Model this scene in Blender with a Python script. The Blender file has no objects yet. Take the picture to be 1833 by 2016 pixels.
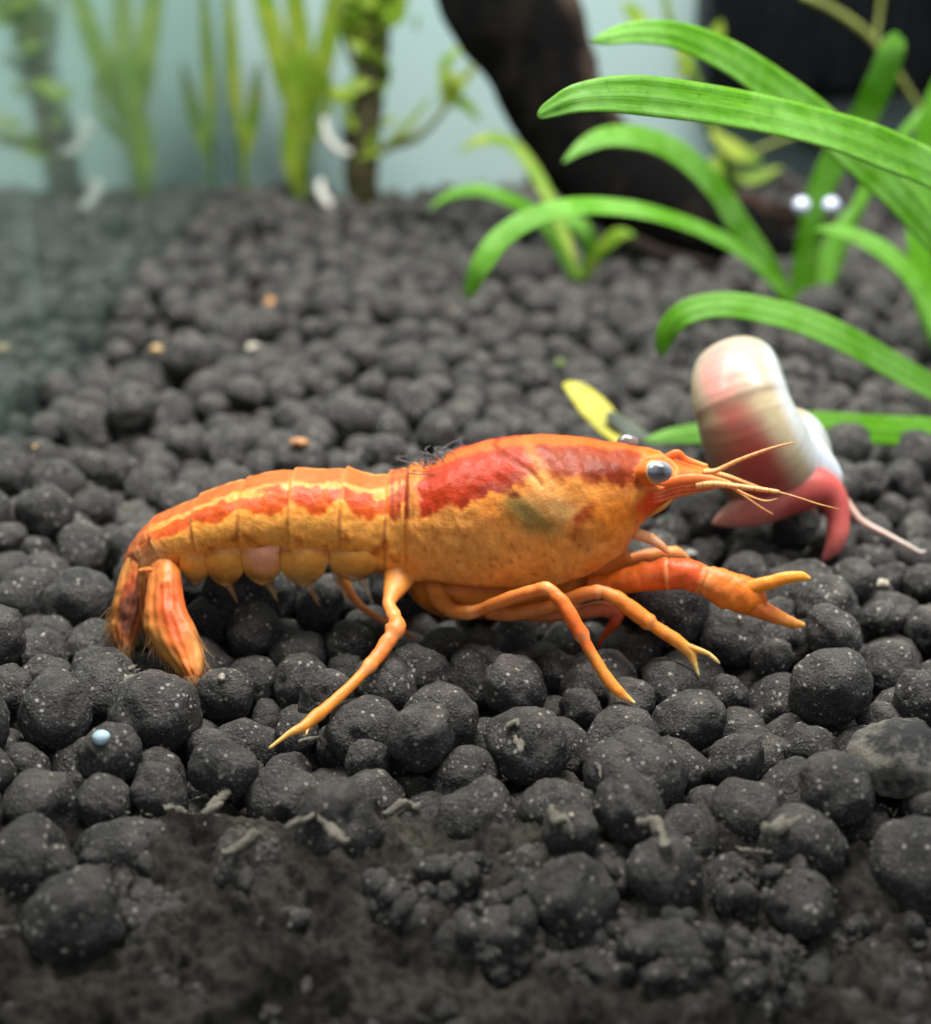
import bpy, math, random
import numpy as np
from mathutils import Vector, Euler, kdtree

random.seed(7)
RNG = np.random.default_rng(7)
R = math.radians
scene = bpy.context.scene
C = scene.collection
scene.unit_settings.scale_length = 0.01          # one unit is one centimetre

# ------------------------------------------------------------------ camera
CAM_H, PITCH, FPX, CX, CY = 3.52, R(22.6), 2750.0, 916.5, 1008.0
cam_data = bpy.data.cameras.new('camera')
cam = bpy.data.objects.new('camera', cam_data)
C.objects.link(cam)
cam.location = (0, 0, CAM_H)
cam.rotation_euler = (R(90) - PITCH, 0, 0)
cam_data.sensor_fit = 'HORIZONTAL'
cam_data.sensor_width = 36
cam_data.lens = 36 * FPX / 1833
cam_data.clip_start = 0.1
cam_data.clip_end = 500
cam_data.dof.use_dof = True
cam_data.dof.focus_distance = 6.85
cam_data.dof.aperture_fstop = 0.43
scene.camera = cam

# ------------------------------------------------------------------ light
world = bpy.data.worlds.new('World')
scene.world = world
world.use_nodes = True
wb = world.node_tree.nodes['Background']
wb.inputs['Strength'].default_value = 1.05
# a dim room: pale ceiling above, dark floor below
_wt = world.node_tree
_tc = _wt.nodes.new('ShaderNodeTexCoord')
_sp = _wt.nodes.new('ShaderNodeSeparateXYZ')
_rm = _wt.nodes.new('ShaderNodeValToRGB')
_wt.links.new(_tc.outputs['Generated'], _sp.inputs[0])
_mr = _wt.nodes.new('ShaderNodeMapRange')
_mr.inputs['From Min'].default_value = -1
_wt.links.new(_sp.outputs['Z'], _mr.inputs['Value'])
_wt.links.new(_mr.outputs[0], _rm.inputs[0])
_rm.color_ramp.elements[0].position = 0.28
_rm.color_ramp.elements[0].color = (0.02, 0.02, 0.022, 1)
_rm.color_ramp.elements[1].position = 0.85
_rm.color_ramp.elements[1].color = (0.90, 0.95, 1.0, 1)
_wt.links.new(_rm.outputs[0], wb.inputs['Color'])


def area_lamp(name, loc, target, sx, sy, power, color):
    ld = bpy.data.lights.new(name, 'AREA')
    ld.shape = 'RECTANGLE'
    ld.size, ld.size_y = sx, sy
    ld.energy = power
    ld.color = color
    lo = bpy.data.objects.new(name, ld)
    C.objects.link(lo)
    lo.location = loc
    lo.rotation_euler = (Vector(target) - Vector(loc)).to_track_quat('-Z', 'Y').to_euler()
    return lo


area_lamp('aquarium_lamp', (1.0, 10.2, 16), (0.8, 10.0, 0), 18, 4.5, 7000, (1.0, 0.98, 0.95))
scene.view_settings.view_transform = 'Standard'
scene.view_settings.look = 'None'
scene.view_settings.exposure = 0.34
scene.view_settings.gamma = 1.0
scene.cycles.max_bounces = 8
scene.cycles.transparent_max_bounces = 12
scene.cycles.caustics_reflective = False
scene.cycles.caustics_refractive = False

# ------------------------------------------------------------------ helpers
CT, ST = math.cos(PITCH), math.sin(PITCH)


def P(px, py, Y):
    """World point on the plane y = Y seen at (px, py) of a 1833 wide picture."""
    a, b = (px - CX) / FPX, -(py - CY) / FPX
    dy, dz = CT + b * ST, -ST + b * CT
    t = Y / dy
    return np.array((t * a, Y, CAM_H + t * dz))


def G(px, py, z=0.0):
    a, b = (px - CX) / FPX, -(py - CY) / FPX
    dy, dz = CT + b * ST, -ST + b * CT
    t = (z - CAM_H) / dz
    return np.array((t * a, t * dy, z))


def depth(p):
    return p[..., 1] * CT + (CAM_H - p[..., 2]) * ST


def project(p):
    Z = depth(p)
    v = p[..., 1] * ST - (CAM_H - p[..., 2]) * CT
    return CX + FPX * p[..., 0] / Z, CY - FPX * v / Z


def lin(r, g, b):
    c = np.array((r, g, b), float) / 255
    return np.where(c <= 0.04045, c / 12.92, ((c + 0.055) / 1.055) ** 2.4)


def sstep(a, b, x):
    t = np.clip((x - a) / (b - a), 0, 1)
    return t * t * (3 - 2 * t)


def _hash(ix, iy, iz):
    n = (ix * 374761393 + iy * 668265263 + iz * 2147483647) & 0xFFFFFFFF
    n = ((n ^ (n >> 13)) * 1274126177) & 0xFFFFFFFF
    return ((n ^ (n >> 16)) & 0xFFFF) / 65535.0


def vnoise(p, scale=1.0, seed=0, octaves=1):
    p = np.asarray(p, float) * scale + seed * 17.31
    out, amp, tot = 0, 1.0, 0
    for _ in range(octaves):
        f = np.floor(p)
        i = f.astype(np.int64) + 4096
        t = p - f
        t = t * t * (3 - 2 * t)
        x, y, z = i[:, 0], i[:, 1], i[:, 2]
        r = 0
        for dx in (0, 1):
            for dy in (0, 1):
                for dz in (0, 1):
                    w = (t[:, 0] if dx else 1 - t[:, 0]) * (t[:, 1] if dy else 1 - t[:, 1]) * (t[:, 2] if dz else 1 - t[:, 2])
                    r = r + w * _hash(x + dx, y + dy, z + dz)
        out = out + amp * r
        tot += amp
        amp *= 0.5
        p = p * 2.03 + 5.2
    return out / tot


def catmull(ctrl, n):
    """Smooth interpolation of rows of numbers, n samples, with the parameter of each."""
    c = np.asarray(ctrl, float)
    m = len(c)
    u = np.linspace(0, m - 1, n)
    i = np.clip(u.astype(int), 0, m - 2)
    t = (u - i)[:, None]
    p0, p1, p2, p3 = c[np.clip(i - 1, 0, m - 1)], c[i], c[i + 1], c[np.clip(i + 2, 0, m - 1)]
    r = 0.5 * (2 * p1 + (p2 - p0) * t + (2 * p0 - 5 * p1 + 4 * p2 - p3) * t ** 2 + (3 * p1 - p0 - 3 * p2 + p3) * t ** 3)
    return r, u / (m - 1)


def empty(name, loc=(0, 0, 0)):
    o = bpy.data.objects.new(name, None)
    o.empty_display_size = 0.2
    o.location = [float(v) for v in loc]
    C.objects.link(o)
    return o


def tag(o, label=None, cat=None, group=None, kind=None):
    for k, v in (('label', label), ('category', cat), ('group', group), ('kind', kind)):
        if v:
            o[k] = v
    return o


def mesh_data(name, verts, faces, mat=None, cols=None, uvs=None, smooth=True):
    me = bpy.data.meshes.new(name)
    verts = np.asarray(verts, np.float32)
    if isinstance(faces, np.ndarray):
        nf, k = faces.shape
        me.vertices.add(len(verts))
        me.vertices.foreach_set('co', verts.ravel())
        me.loops.add(nf * k)
        me.loops.foreach_set('vertex_index', faces.ravel().astype(np.int32))
        me.polygons.add(nf)
        me.polygons.foreach_set('loop_start', np.arange(0, nf * k, k, dtype=np.int32))
        me.update(calc_edges=True)
    else:
        me.from_pydata([tuple(v) for v in verts.tolist()], [], faces)
    me.polygons.foreach_set('use_smooth', np.full(len(me.polygons), smooth))
    if cols is not None:
        at = me.color_attributes.new('pigment', 'FLOAT_COLOR', 'POINT')
        at.data.foreach_set('color', (np.asarray(cols, np.float32) if np.shape(cols)[1] == 4 else np.concatenate([np.asarray(cols, np.float32), np.ones((len(verts), 1), np.float32)], 1)).ravel())
    if uvs is not None:
        ul = me.uv_layers.new(name='UVMap')
        li = np.empty(len(me.loops), np.int32)
        me.loops.foreach_get('vertex_index', li)
        ul.data.foreach_set('uv', np.asarray(uvs, np.float32)[li].ravel())
    if mat:
        me.materials.append(mat)
    me.validate()
    me.update()
    return me


def add(name, me, parent=None, loc=(0, 0, 0)):
    o = bpy.data.objects.new(name, me)
    o.location = [float(v) for v in loc]
    if parent:
        o.parent = parent
    C.objects.link(o)
    return o


def part(name, verts, faces, mat, root=None, **kw):
    """Mesh object from world coordinates, placed under root (an unrotated empty or mesh) when given."""
    v = np.asarray(verts, float)
    off = np.zeros(3)
    r = root
    while r is not None:
        off += np.array(r.location)
        r = r.parent
    if root is None:
        base = np.array((v[:, 0].mean(), v[:, 1].mean(), v[:, 2].min()))
        return add(name, mesh_data(name, v - base, faces, mat, **kw), None, base)
    return add(name, mesh_data(name, v - off, faces, mat, **kw), root)


def grid_faces(nu, nv, wrap_v=True):
    i = np.arange(nu - 1)[:, None]
    j = np.arange(nv if wrap_v else nv - 1)[None, :]
    j2 = (j + 1) % nv
    return np.stack([i * nv + j, i * nv + j2, (i + 1) * nv + j2, (i + 1) * nv + j], -1).reshape(-1, 4)


def sweep(pts, rad, nv=20, flat=1.0, flat_dir=(0, -0.92, 0.38), cap=True, twist=None):
    """Tube round a 3-D polyline; flat < 1 squeezes it along flat_dir."""
    pts = np.asarray(pts, float)
    n = len(pts)
    rad = np.broadcast_to(np.asarray(rad, float), (n,))
    flat = np.broadcast_to(np.asarray(flat, float), (n,))
    tan = np.gradient(pts, axis=0)
    tan /= np.linalg.norm(tan, axis=1)[:, None] + 1e-9
    N = np.array(flat_dir, float)[None] - tan * (tan @ np.array(flat_dir, float))[:, None]
    ln = np.linalg.norm(N, axis=1)
    bad = ln < 0.15
    if bad.any():
        alt = np.array((0.2, 0.3, 0.9))
        N[bad] = alt - tan[bad] * (tan[bad] @ alt)[:, None]
    N /= np.linalg.norm(N, axis=1)[:, None] + 1e-9
    for k in range(1, n):
        if N[k] @ N[k - 1] < 0:
            N[k] = -N[k]
    B = np.cross(tan, N)
    a = np.linspace(0, 2 * math.pi, nv, endpoint=False)
    ring = (np.cos(a)[None, :, None] * B[:, None, :] + (np.sin(a)[None, :] * flat[:, None])[:, :, None] * N[:, None, :])
    V = (pts[:, None, :] + rad[:, None, None] * ring).reshape(-1, 3)
    F = grid_faces(n, nv).tolist()
    if cap:
        V = np.vstack([V, pts[0] - tan[0] * rad[0] * 0.5, pts[-1] + tan[-1] * rad[-1] * 0.5])
        k0, k1 = n * nv, n * nv + 1
        F += [(k0, (j + 1) % nv, j) for j in range(nv)]
        F += [(k1, (n - 1) * nv + j, (n - 1) * nv + (j + 1) % nv) for j in range(nv)]
    return V, F


def px_sweep(ctrl, n=60, nv=20, flat=1.0, bulge=0.0, **kw):
    """ctrl rows: px, py, Y, width in px.  Returns verts, faces and t per vertex."""
    c, u = catmull(ctrl, n)
    pts = np.array([P(*r[:3]) for r in c])
    rad = np.maximum(c[:, 3], 0.6) * 0.5 * depth(pts) / FPX
    V, F = sweep(pts, rad, nv, flat, **kw)
    t = np.concatenate([np.repeat(u, nv), [0.0, 1.0]])
    return V, F, t


_ICO = {}


def ico(sub):
    if sub not in _ICO:
        import bmesh
        bm = bmesh.new()
        bmesh.ops.create_icosphere(bm, subdivisions=sub, radius=1)
        v = np.array([x.co[:] for x in bm.verts])
        f = np.array([[x.index for x in q.verts] for q in bm.faces])
        bm.free()
        _ICO[sub] = (v, f)
    return _ICO[sub]


# ------------------------------------------------------------------ materials
def material(name):
    m = bpy.data.materials.new(name)
    m.use_nodes = True
    nt = m.node_tree
    b = nt.nodes['Principled BSDF']
    return m, nt, b


def node(nt, kind, **kw):
    n = nt.nodes.new(kind)
    for k, v in kw.items():
        if k in n.inputs:
            n.inputs[k].default_value = v
        else:
            setattr(n, k, v)
    return n


def ramp(nt, src, stops, interp='LINEAR'):
    r = nt.nodes.new('ShaderNodeValToRGB')
    r.color_ramp.interpolation = interp
    els = r.color_ramp.elements
    while len(els) < len(stops):
        els.new(0.5)
    for e, (p, c) in zip(els, stops):
        e.position = p
        e.color = (c, c, c, 1) if isinstance(c, (int, float)) else (*c, 1)
    nt.links.new(src, r.inputs[0])
    return r.outputs[0]


def mixc(nt, fac, a, b, blend='MIX'):
    m = nt.nodes.new('ShaderNodeMix')
    m.data_type = 'RGBA'
    m.blend_type = blend
    for sock, v in ((m.inputs[0], fac), (m.inputs[6], a), (m.inputs[7], b)):
        if hasattr(v, 'links') or isinstance(v, bpy.types.NodeSocket):
            nt.links.new(v, sock)
        elif isinstance(v, (int, float)):
            sock.default_value = v
        else:
            sock.default_value = (*v, 1)
    return m.outputs[2]


def math_n(nt, op, a, b=None):
    m = nt.nodes.new('ShaderNodeMath')
    m.operation = op
    for i, v in enumerate((a, b)):
        if v is None:
            continue
        if isinstance(v, bpy.types.NodeSocket):
            nt.links.new(v, m.inputs[i])
        else:
            m.inputs[i].default_value = v
    return m.outputs[0]


def noise_n(nt, vec, scale, detail=3, rough=0.55):
    n = node(nt, 'ShaderNodeTexNoise', Scale=scale, Detail=detail, Roughness=rough)
    nt.links.new(vec, n.inputs['Vector'])
    return n.outputs['Fac']


def bump_n(nt, b, height, strength, dist):
    bp = node(nt, 'ShaderNodeBump', Strength=strength, Distance=dist)
    nt.links.new(height, bp.inputs['Height'])
    nt.links.new(bp.outputs[0], b.inputs['Normal'])
    return bp


def make_soil():
    m, nt, b = material('baked_soil')
    geo = node(nt, 'ShaderNodeNewGeometry')
    pos = geo.outputs['Position']
    big = noise_n(nt, pos, 3.0, 2)
    mid = noise_n(nt, pos, 14, 4, 0.65)
    fine = noise_n(nt, pos, 60, 4, 0.7)
    base = mixc(nt, big, (0.011, 0.011, 0.013), (0.033, 0.031, 0.030))
    base = mixc(nt, ramp(nt, mid, [(0.35, 0.0), (0.75, 0.6)]), base, (0.058, 0.053, 0.049))
    base = mixc(nt, ramp(nt, fine, [(0.52, 0.0), (0.72, 0.75)]), base, (0.115, 0.110, 0.105))
    # dusty upward faces, painted paler so the granule tops look lit
    sep = node(nt, 'ShaderNodeSeparateXYZ')
    nt.links.new(geo.outputs['Normal'], sep.inputs[0])
    up = ramp(nt, sep.outputs['Z'], [(0.25, 0.0), (0.95, 1.0)])
    dust_lit_tops = math_n(nt, 'MULTIPLY', up, ramp(nt, noise_n(nt, pos, 5.5, 5, 0.7), [(0.38, 0.08), (0.64, 0.85)]))
    base = mixc(nt, dust_lit_tops, base, (0.142, 0.130, 0.110))
    # pale mineral specks
    vor = node(nt, 'ShaderNodeTexVoronoi', Scale=21.0, Randomness=1.0)
    nt.links.new(pos, vor.inputs['Vector'])
    sp = ramp(nt, vor.outputs['Distance'], [(0.15, 1.0), (0.26, 0.0)])
    pick = ramp(nt, noise_n(nt, pos, 9, 1), [(0.47, 0.0), (0.53, 1.0)])
    speck = math_n(nt, 'MULTIPLY', sp, pick)
    vor2 = node(nt, 'ShaderNodeTexVoronoi', Scale=47.0, Randomness=1.0)
    nt.links.new(pos, vor2.inputs['Vector'])
    sp2 = math_n(nt, 'MULTIPLY', ramp(nt, vor2.outputs['Distance'], [(0.16, 0.8), (0.30, 0.0)]), ramp(nt, noise_n(nt, pos, 13, 1), [(0.44, 0.0), (0.50, 1.0)]))
    base = mixc(nt, sp2, base, (0.25, 0.24, 0.22))
    base = mixc(nt, speck, base, (0.42, 0.39, 0.33))
    nt.links.new(base, b.inputs['Base Color'])
    b.inputs['Roughness'].default_value = 0.52
    b.inputs['Specular IOR Level'].default_value = 0.35
    h = math_n(nt, 'ADD', math_n(nt, 'MULTIPLY', fine, 0.5), mid)
    bump_n(nt, b, h, 1.0, 0.06)
    return m


def make_plain(name, color, rough=0.6, noise_scale=8, amount=0.25, bump=0.02, spec=0.4, **kw):
    m, nt, b = material(name)
    pos = node(nt, 'ShaderNodeNewGeometry').outputs['Position']
    n = noise_n(nt, pos, noise_scale, 4, 0.65)
    c2 = tuple(min(1, v * (1 + amount)) for v in color)
    c1 = tuple(v * (1 - amount) for v in color)
    nt.links.new(mixc(nt, ramp(nt, n, [(0.3, 0.0), (0.7, 1.0)]), c1, c2), b.inputs['Base Color'])
    b.inputs['Roughness'].default_value = rough
    b.inputs['Specular IOR Level'].default_value = spec
    for k, v in kw.items():
        b.inputs[k.replace('_', ' ')].default_value = v
    if bump:
        bump_n(nt, b, noise_n(nt, pos, noise_scale * 3, 4, 0.7), 0.6, bump)
    return m


def make_pigment(name, rough=0.35, sss=0.15, radius=(0.10, 0.04, 0.015), coat=0.0, bump_scale=45, bump=0.010, mott=0.22, spec=0.5, trans=0.0, scale=0.5):
    m, nt, b = material(name)
    at = node(nt, 'ShaderNodeAttribute', attribute_name='pigment')
    pos = node(nt, 'ShaderNodeNewGeometry').outputs['Position']
    n = noise_n(nt, pos, 26, 5, 0.7)
    f = ramp(nt, n, [(0.3, 1 - mott), (0.7, 1 + mott * 0.6)])
    col = mixc(nt, 1.0, at.outputs['Color'], f, 'MULTIPLY')
    nt.links.new(col, b.inputs['Base Color'])
    b.inputs['Roughness'].default_value = rough
    b.inputs['Specular IOR Level'].default_value = spec
    b.inputs['Subsurface Weight'].default_value = sss
    b.inputs['Subsurface Radius'].default_value = radius
    b.inputs['Subsurface Scale'].default_value = scale
    b.inputs['Coat Weight'].default_value = coat
    b.inputs['Coat Roughness'].default_value = 0.06
    b.inputs['Transmission Weight'].default_value = trans
    bump_n(nt, b, noise_n(nt, pos, bump_scale, 4, 0.7), 0.5, bump)
    return m


def make_leaf(name, c_dark, c_mid, c_pale, transl=0.30, decay=0.0):
    m, nt, b = material(name)
    uv = node(nt, 'ShaderNodeUVMap').outputs[0]
    pos = node(nt, 'ShaderNodeNewGeometry').outputs['Position']
    mp = node(nt, 'ShaderNodeMapping')
    mp.inputs['Scale'].default_value = (2.2, 9.0, 1)
    nt.links.new(uv, mp.inputs[0])
    streak = noise_n(nt, mp.outputs[0], 2.5, 4, 0.65)
    mp2 = node(nt, 'ShaderNodeMapping')
    mp2.inputs['Scale'].default_value = (0.7, 26.0, 1)
    nt.links.new(uv, mp2.inputs[0])
    vein = noise_n(nt, mp2.outputs[0], 1.2, 1, 0.4)
    patch = noise_n(nt, pos, 2.6, 4, 0.6)
    c = mixc(nt, ramp(nt, streak, [(0.32, 0.0), (0.68, 1.0)]), c_dark, c_mid)
    c = mixc(nt, ramp(nt, patch, [(0.40, 0.0), (0.62, 0.8)]), c, c_pale)
    c = mixc(nt, ramp(nt, vein, [(0.52, 0.0), (0.75, 0.28)]), c, c_dark)
    fine = noise_n(nt, pos, 22, 4, 0.7)
    c = mixc(nt, ramp(nt, fine, [(0.55, 0.0), (0.75, 0.55)]), c, tuple(v * 0.5 for v in c_dark))
    c = mixc(nt, ramp(nt, noise_n(nt, pos, 7.5, 5, 0.75), [(0.62, 0.0), (0.72, 0.6)]), c, tuple(v * 0.55 for v in c_dark))
    sp_uv = node(nt, 'ShaderNodeSeparateXYZ')
    nt.links.new(uv, sp_uv.inputs[0])
    ed = math_n(nt, 'ABSOLUTE', math_n(nt, 'SUBTRACT', sp_uv.outputs['Y'], 0.5))
    c = mixc(nt, ramp(nt, math_n(nt, 'ADD', ed, math_n(nt, 'MULTIPLY', fine, 0.10)), [(0.50, 0.0), (0.57, 0.55)]), c, (0.22, 0.26, 0.03))
    mid_rib = ramp(nt, ed, [(0.0, 0.5), (0.045, 0.0)])
    c = mixc(nt, mid_rib, c, c_pale)
    if decay:
        c = mixc(nt, ramp(nt, noise_n(nt, pos, 3.3, 5, 0.7), [(0.5, 0.0), (0.62, decay)]), c, (0.07, 0.08, 0.055))
    nt.links.new(c, b.inputs['Base Color'])
    b.inputs['Roughness'].default_value = 0.42
    b.inputs['Specular IOR Level'].default_value = 0.26
    bump_n(nt, b, math_n(nt, 'ADD', math_n(nt, 'MULTIPLY', vein, 0.5), math_n(nt, 'MULTIPLY', fine, 0.5)), 0.35, 0.02)
    tr = node(nt, 'ShaderNodeBsdfTranslucent')
    nt.links.new(mixc(nt, 1.0, c, (1.0, 1.0, 0.55), 'MULTIPLY'), tr.inputs[0])
    mx = node(nt, 'ShaderNodeMixShader')
    mx.inputs[0].default_value = transl
    out = nt.nodes['Material Output']
    nt.links.new(b.outputs[0], mx.inputs[1])
    nt.links.new(tr.outputs[0], mx.inputs[2])
    nt.links.new(mx.outputs[0], out.inputs[0])
    return m


def make_silt():
    m, nt, b = material('settled_silt')
    pos = node(nt, 'ShaderNodeNewGeometry').outputs['Position']
    c = mixc(nt, ramp(nt, noise_n(nt, pos, 3.2, 5, 0.7), [(0.40, 0.0), (0.66, 1.0)]), (0.042, 0.039, 0.034), (0.22, 0.20, 0.158))
    c = mixc(nt, ramp(nt, noise_n(nt, pos, 24, 4, 0.75), [(0.45, 0.0), (0.70, 0.8)]), c, (0.040, 0.038, 0.034))
    nt.links.new(c, b.inputs['Base Color'])
    b.inputs['Roughness'].default_value = 0.95
    b.inputs['Specular IOR Level'].default_value = 0.1
    bump_n(nt, b, noise_n(nt, pos, 60, 5, 0.8), 1.0, 0.06)
    return m


M = {}
M['soil'] = make_soil()
M['mulm'] = make_plain('grey_mulm', (0.18, 0.165, 0.132), 0.9, 16, 0.4, 0.03, 0.15)
M['dropping'] = make_plain('dropping', (0.18, 0.165, 0.130), 0.9, 22, 0.35, 0.02, 0.2)
M['shell'] = make_pigment('crayfish_shell', rough=0.30, sss=0.25, coat=0.06, bump_scale=55, bump=0.012, spec=0.14, mott=0.14)
M['limb'] = make_pigment('crayfish_limb', rough=0.38, sss=0.35, spec=0.40, bump_scale=70, bump=0.006, mott=0.16)
M['clear'] = make_pigment('translucent_plate', rough=0.38, sss=0.30, spec=0.4, bump_scale=60, bump=0.006, mott=0.16)
_nt = M['clear'].node_tree
_at = [n_ for n_ in _nt.nodes if n_.type == 'ATTRIBUTE'][0]
_nt.links.new(_at.outputs['Alpha'], _nt.nodes['Principled BSDF'].inputs['Alpha'])
M['snail_shell'] = make_pigment('snail_shell', rough=0.34, sss=0.40, radius=(0.14, 0.08, 0.06), spec=0.4, coat=0.18, bump_scale=14, bump=0.004, mott=0.08)
M['snail_skin'] = make_pigment('snail_skin', rough=0.35, sss=0.5, radius=(0.16, 0.05, 0.04), coat=0.1, bump_scale=60, bump=0.008, mott=0.15)
M['leaf'] = make_leaf('strap_leaf', (0.065, 0.27, 0.005), (0.18, 0.50, 0.010), (0.26, 0.56, 0.11), 0.45)
M['leaf_back'] = make_leaf('stem_leaf', (0.13, 0.30, 0.015), (0.28, 0.48, 0.03), (0.48, 0.56, 0.09), 0.45)
M['leaf_yellow'] = make_leaf('yellowed_leaf', (0.42, 0.40, 0.03), (0.66, 0.60, 0.06), (0.72, 0.66, 0.16), 0.25, 0.5)
M['leaf_rot'] = make_leaf('rotting_leaf', (0.05, 0.075, 0.055), (0.09, 0.11, 0.085), (0.14, 0.16, 0.12), 0.2)
M['wood'] = None


# ------------------------------------------------------------------ the setting
X_WALL, Y_BACK, Y_FRONT = -3.5, 21.6, 3.45


def box(x0, x1, y0, y1, z0, z1):
    v = np.array([(x, y, z) for x in (x0, x1) for y in (y0, y1) for z in (z0, z1)], float)
    f = [(0, 1, 3, 2), (4, 6, 7, 5), (0, 4, 5, 1), (2, 3, 7, 6), (0, 2, 6, 4), (1, 5, 7, 3)]
    return v, f


def make_backwall():
    m, nt, b = material('frosted_back_film')
    pos = node(nt, 'ShaderNodeNewGeometry').outputs['Position']
    n = noise_n(nt, pos, 0.35, 3, 0.5)
    nt.links.new(mixc(nt, n, (0.28, 0.44, 0.41), (0.40, 0.50, 0.49)), b.inputs['Base Color'])
    b.inputs['Roughness'].default_value = 0.7
    return m


def make_side_glass():
    # seen from inside the water the side pane reflects the tank completely; a thin algae film veils it
    m, nt, b = material('tank_glass_from_inside')
    pos = node(nt, 'ShaderNodeNewGeometry').outputs['Position']
    gl = node(nt, 'ShaderNodeBsdfGlossy', Roughness=0.07)
    gl.inputs['Color'].default_value = (0.70, 0.80, 0.77, 1)
    df = node(nt, 'ShaderNodeBsdfDiffuse')
    df.inputs['Color'].default_value = (0.22, 0.30, 0.26, 1)
    mp = node(nt, 'ShaderNodeMapping')
    mp.inputs['Scale'].default_value = (1, 1.3, 0.35)
    nt.links.new(pos, mp.inputs[0])
    f = ramp(nt, noise_n(nt, mp.outputs[0], 0.9, 5, 0.65), [(0.35, 0.06), (0.75, 0.34)])
    mx = node(nt, 'ShaderNodeMixShader')
    nt.links.new(f, mx.inputs[0])
    nt.links.new(gl.outputs[0], mx.inputs[1])
    nt.links.new(df.outputs[0], mx.inputs[2])
    nt.links.new(mx.outputs[0], nt.nodes['Material Output'].inputs[0])
    return m


tag(part('back_wall', *box(X_WALL, 16, Y_BACK, Y_BACK + 0.4, -1.6, 14), make_backwall(), smooth=False),
    'pale blue grey frosted pane closing the back of the tank', 'tank wall', kind='structure')
tag(part('side_glass_wall', *box(X_WALL - 0.5, X_WALL, Y_FRONT - 0.1, Y_BACK, -1.6, 12), make_side_glass(), smooth=False),
    'algae filmed side pane mirroring the plants and soil', 'tank wall', kind='structure')

# unseen black ledge, added to keep the lamp off the front soil
tag(part('front_shade_ledge', *box(X_WALL, 13, 2.4, 6.05, 4.5, 4.85), make_plain('black_shade_ledge', (0.012, 0.012, 0.013), 0.5, 2, 0.3, 0.01), smooth=False),
    'unseen black ledge added above the front to shade the soil', 'light blocker', kind='structure')
# unseen black strip, added before the soil to block low room light
_rv, _rf = box(-7, 7, 2.95, 3.12, -1.8, 0.60)
tag(part('low_shade_strip', _rv, _rf, make_plain('black_shade_strip', (0.0035, 0.0026, 0.0024), 0.8, 3, 0.4, 0.03, 0.02), smooth=False),
    'unseen black strip added low in front to darken the soil', 'tank frame', kind='structure')
# soil bed: a dark sheet below the granules
nx, ny = 160, 170
V = np.stack(np.meshgrid(np.linspace(X_WALL + 0.002, 13, nx), np.linspace(Y_FRONT, Y_BACK, ny), indexing='ij'), -1).reshape(-1, 2)
V = np.concatenate([V, np.full((len(V), 1), -0.36)], 1)


def dip(y):
    return -0.16 * (1 - sstep(3.6, 5.0, y))


V[:, 2] += (vnoise(V, 2.6, 1, 4) - 0.5) * 0.14 + dip(V[:, 1])
bed_fac = grid_faces(nx, ny, False)
bed = part('substrate', V, bed_fac[:, ::-1].copy(), M['soil'])
tag(bed, 'dark bed of baked soil covering the tank floor', 'substrate', kind='structure')


# ------------------------------------------------------------------ crayfish
YC = 6.98
crayfish = empty('crayfish', G(800, 1208, 0))
tag(crayfish, 'orange dwarf crayfish walking across the dark soil granules', 'crayfish')

# stations from the tail to the tip of the rostrum: dorsal px, ventral px, body width in cm
ST_ = np.array([
    (240, 1128, 338, 1150, .20), (243, 1105, 346, 1140, .27), (252, 1082, 352, 1130, .33), (266, 1056, 358, 1124, .38), (288, 1027, 366, 1112, .42),
    (320, 1006, 380, 1106, .45), (362, 988, 403, 1100, .48), (408, 966, 432, 1096, .51), (463, 947, 475, 1094, .53),
    (523, 933, 530, 1094, .55), (583, 927, 590, 1095, .57), (630, 927, 632, 1098, .58), (672, 924, 672, 1104, .58), (740, 937, 738, 1122, .57),
    (783, 926, 785, 1134, .58), (806, 922, 806, 1141, .60), (830, 913, 838, 1147, .64), (868, 897, 875, 1156, .69), (912, 879, 916, 1163, .73),
    (966, 866, 968, 1168, .76), (1022, 857, 1022, 1169, .77), (1078, 855, 1074, 1164, .75), (1134, 859, 1124, 1152, .70),
    (1188, 867, 1176, 1127, .62), (1225, 872, 1212, 1100, .54), (1252, 876, 1238, 1058, .47), (1278, 881, 1262, 1024, .40),
    (1300, 887, 1288, 1002, .35), (1322, 897, 1312, 987, .30), (1345, 907, 1336, 977, .25), (1374, 915, 1366, 970, .19), (1406, 927, 1404, 962, .12), (1428, 938, 1430, 953, .06)])
NU, NV = 460, 144
st, uu = catmull(ST_, NU)
top = np.array([P(r[0], r[1], YC) for r in st])
bot = np.array([P(r[2], r[3], YC) for r in st])
Wd = np.maximum(st[:, 4], 0.02)
ax = top - bot
L = np.linalg.norm(ax, axis=1)
ax /= L[:, None]
Hh = np.sqrt(np.maximum(L ** 2 - (Wd * 0.40) ** 2 * np.abs(ax[:, 2]), (0.55 * L) ** 2))
cen = (top + bot) / 2
midx = (st[:, 0] + st[:, 2]) / 2
phi = np.linspace(0, 2 * math.pi, NV, endpoint=False)
cp, sp_ = np.cos(phi), np.sin(phi)
ex = 2 / 2.25
cu = np.sign(cp) * np.abs(cp) ** ex
sv = np.sign(sp_) * np.abs(sp_) ** ex
rs = np.ones((NU, NV))
# overlapping abdominal rings, their rear margins raised
bnd = [800, 763, 677, 581, 483, 398, 330, 296]
for a, b_ in zip(bnd[:-1], bnd[1:]):
    fr = (a - midx) / (a - b_)
    k = (fr >= 0) & (fr < 1)
    rs[k] *= (1 + 0.055 * fr[k] ** 2.5 - 0.022 * np.exp(-(fr[k] / 0.07) ** 2))[:, None]
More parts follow.
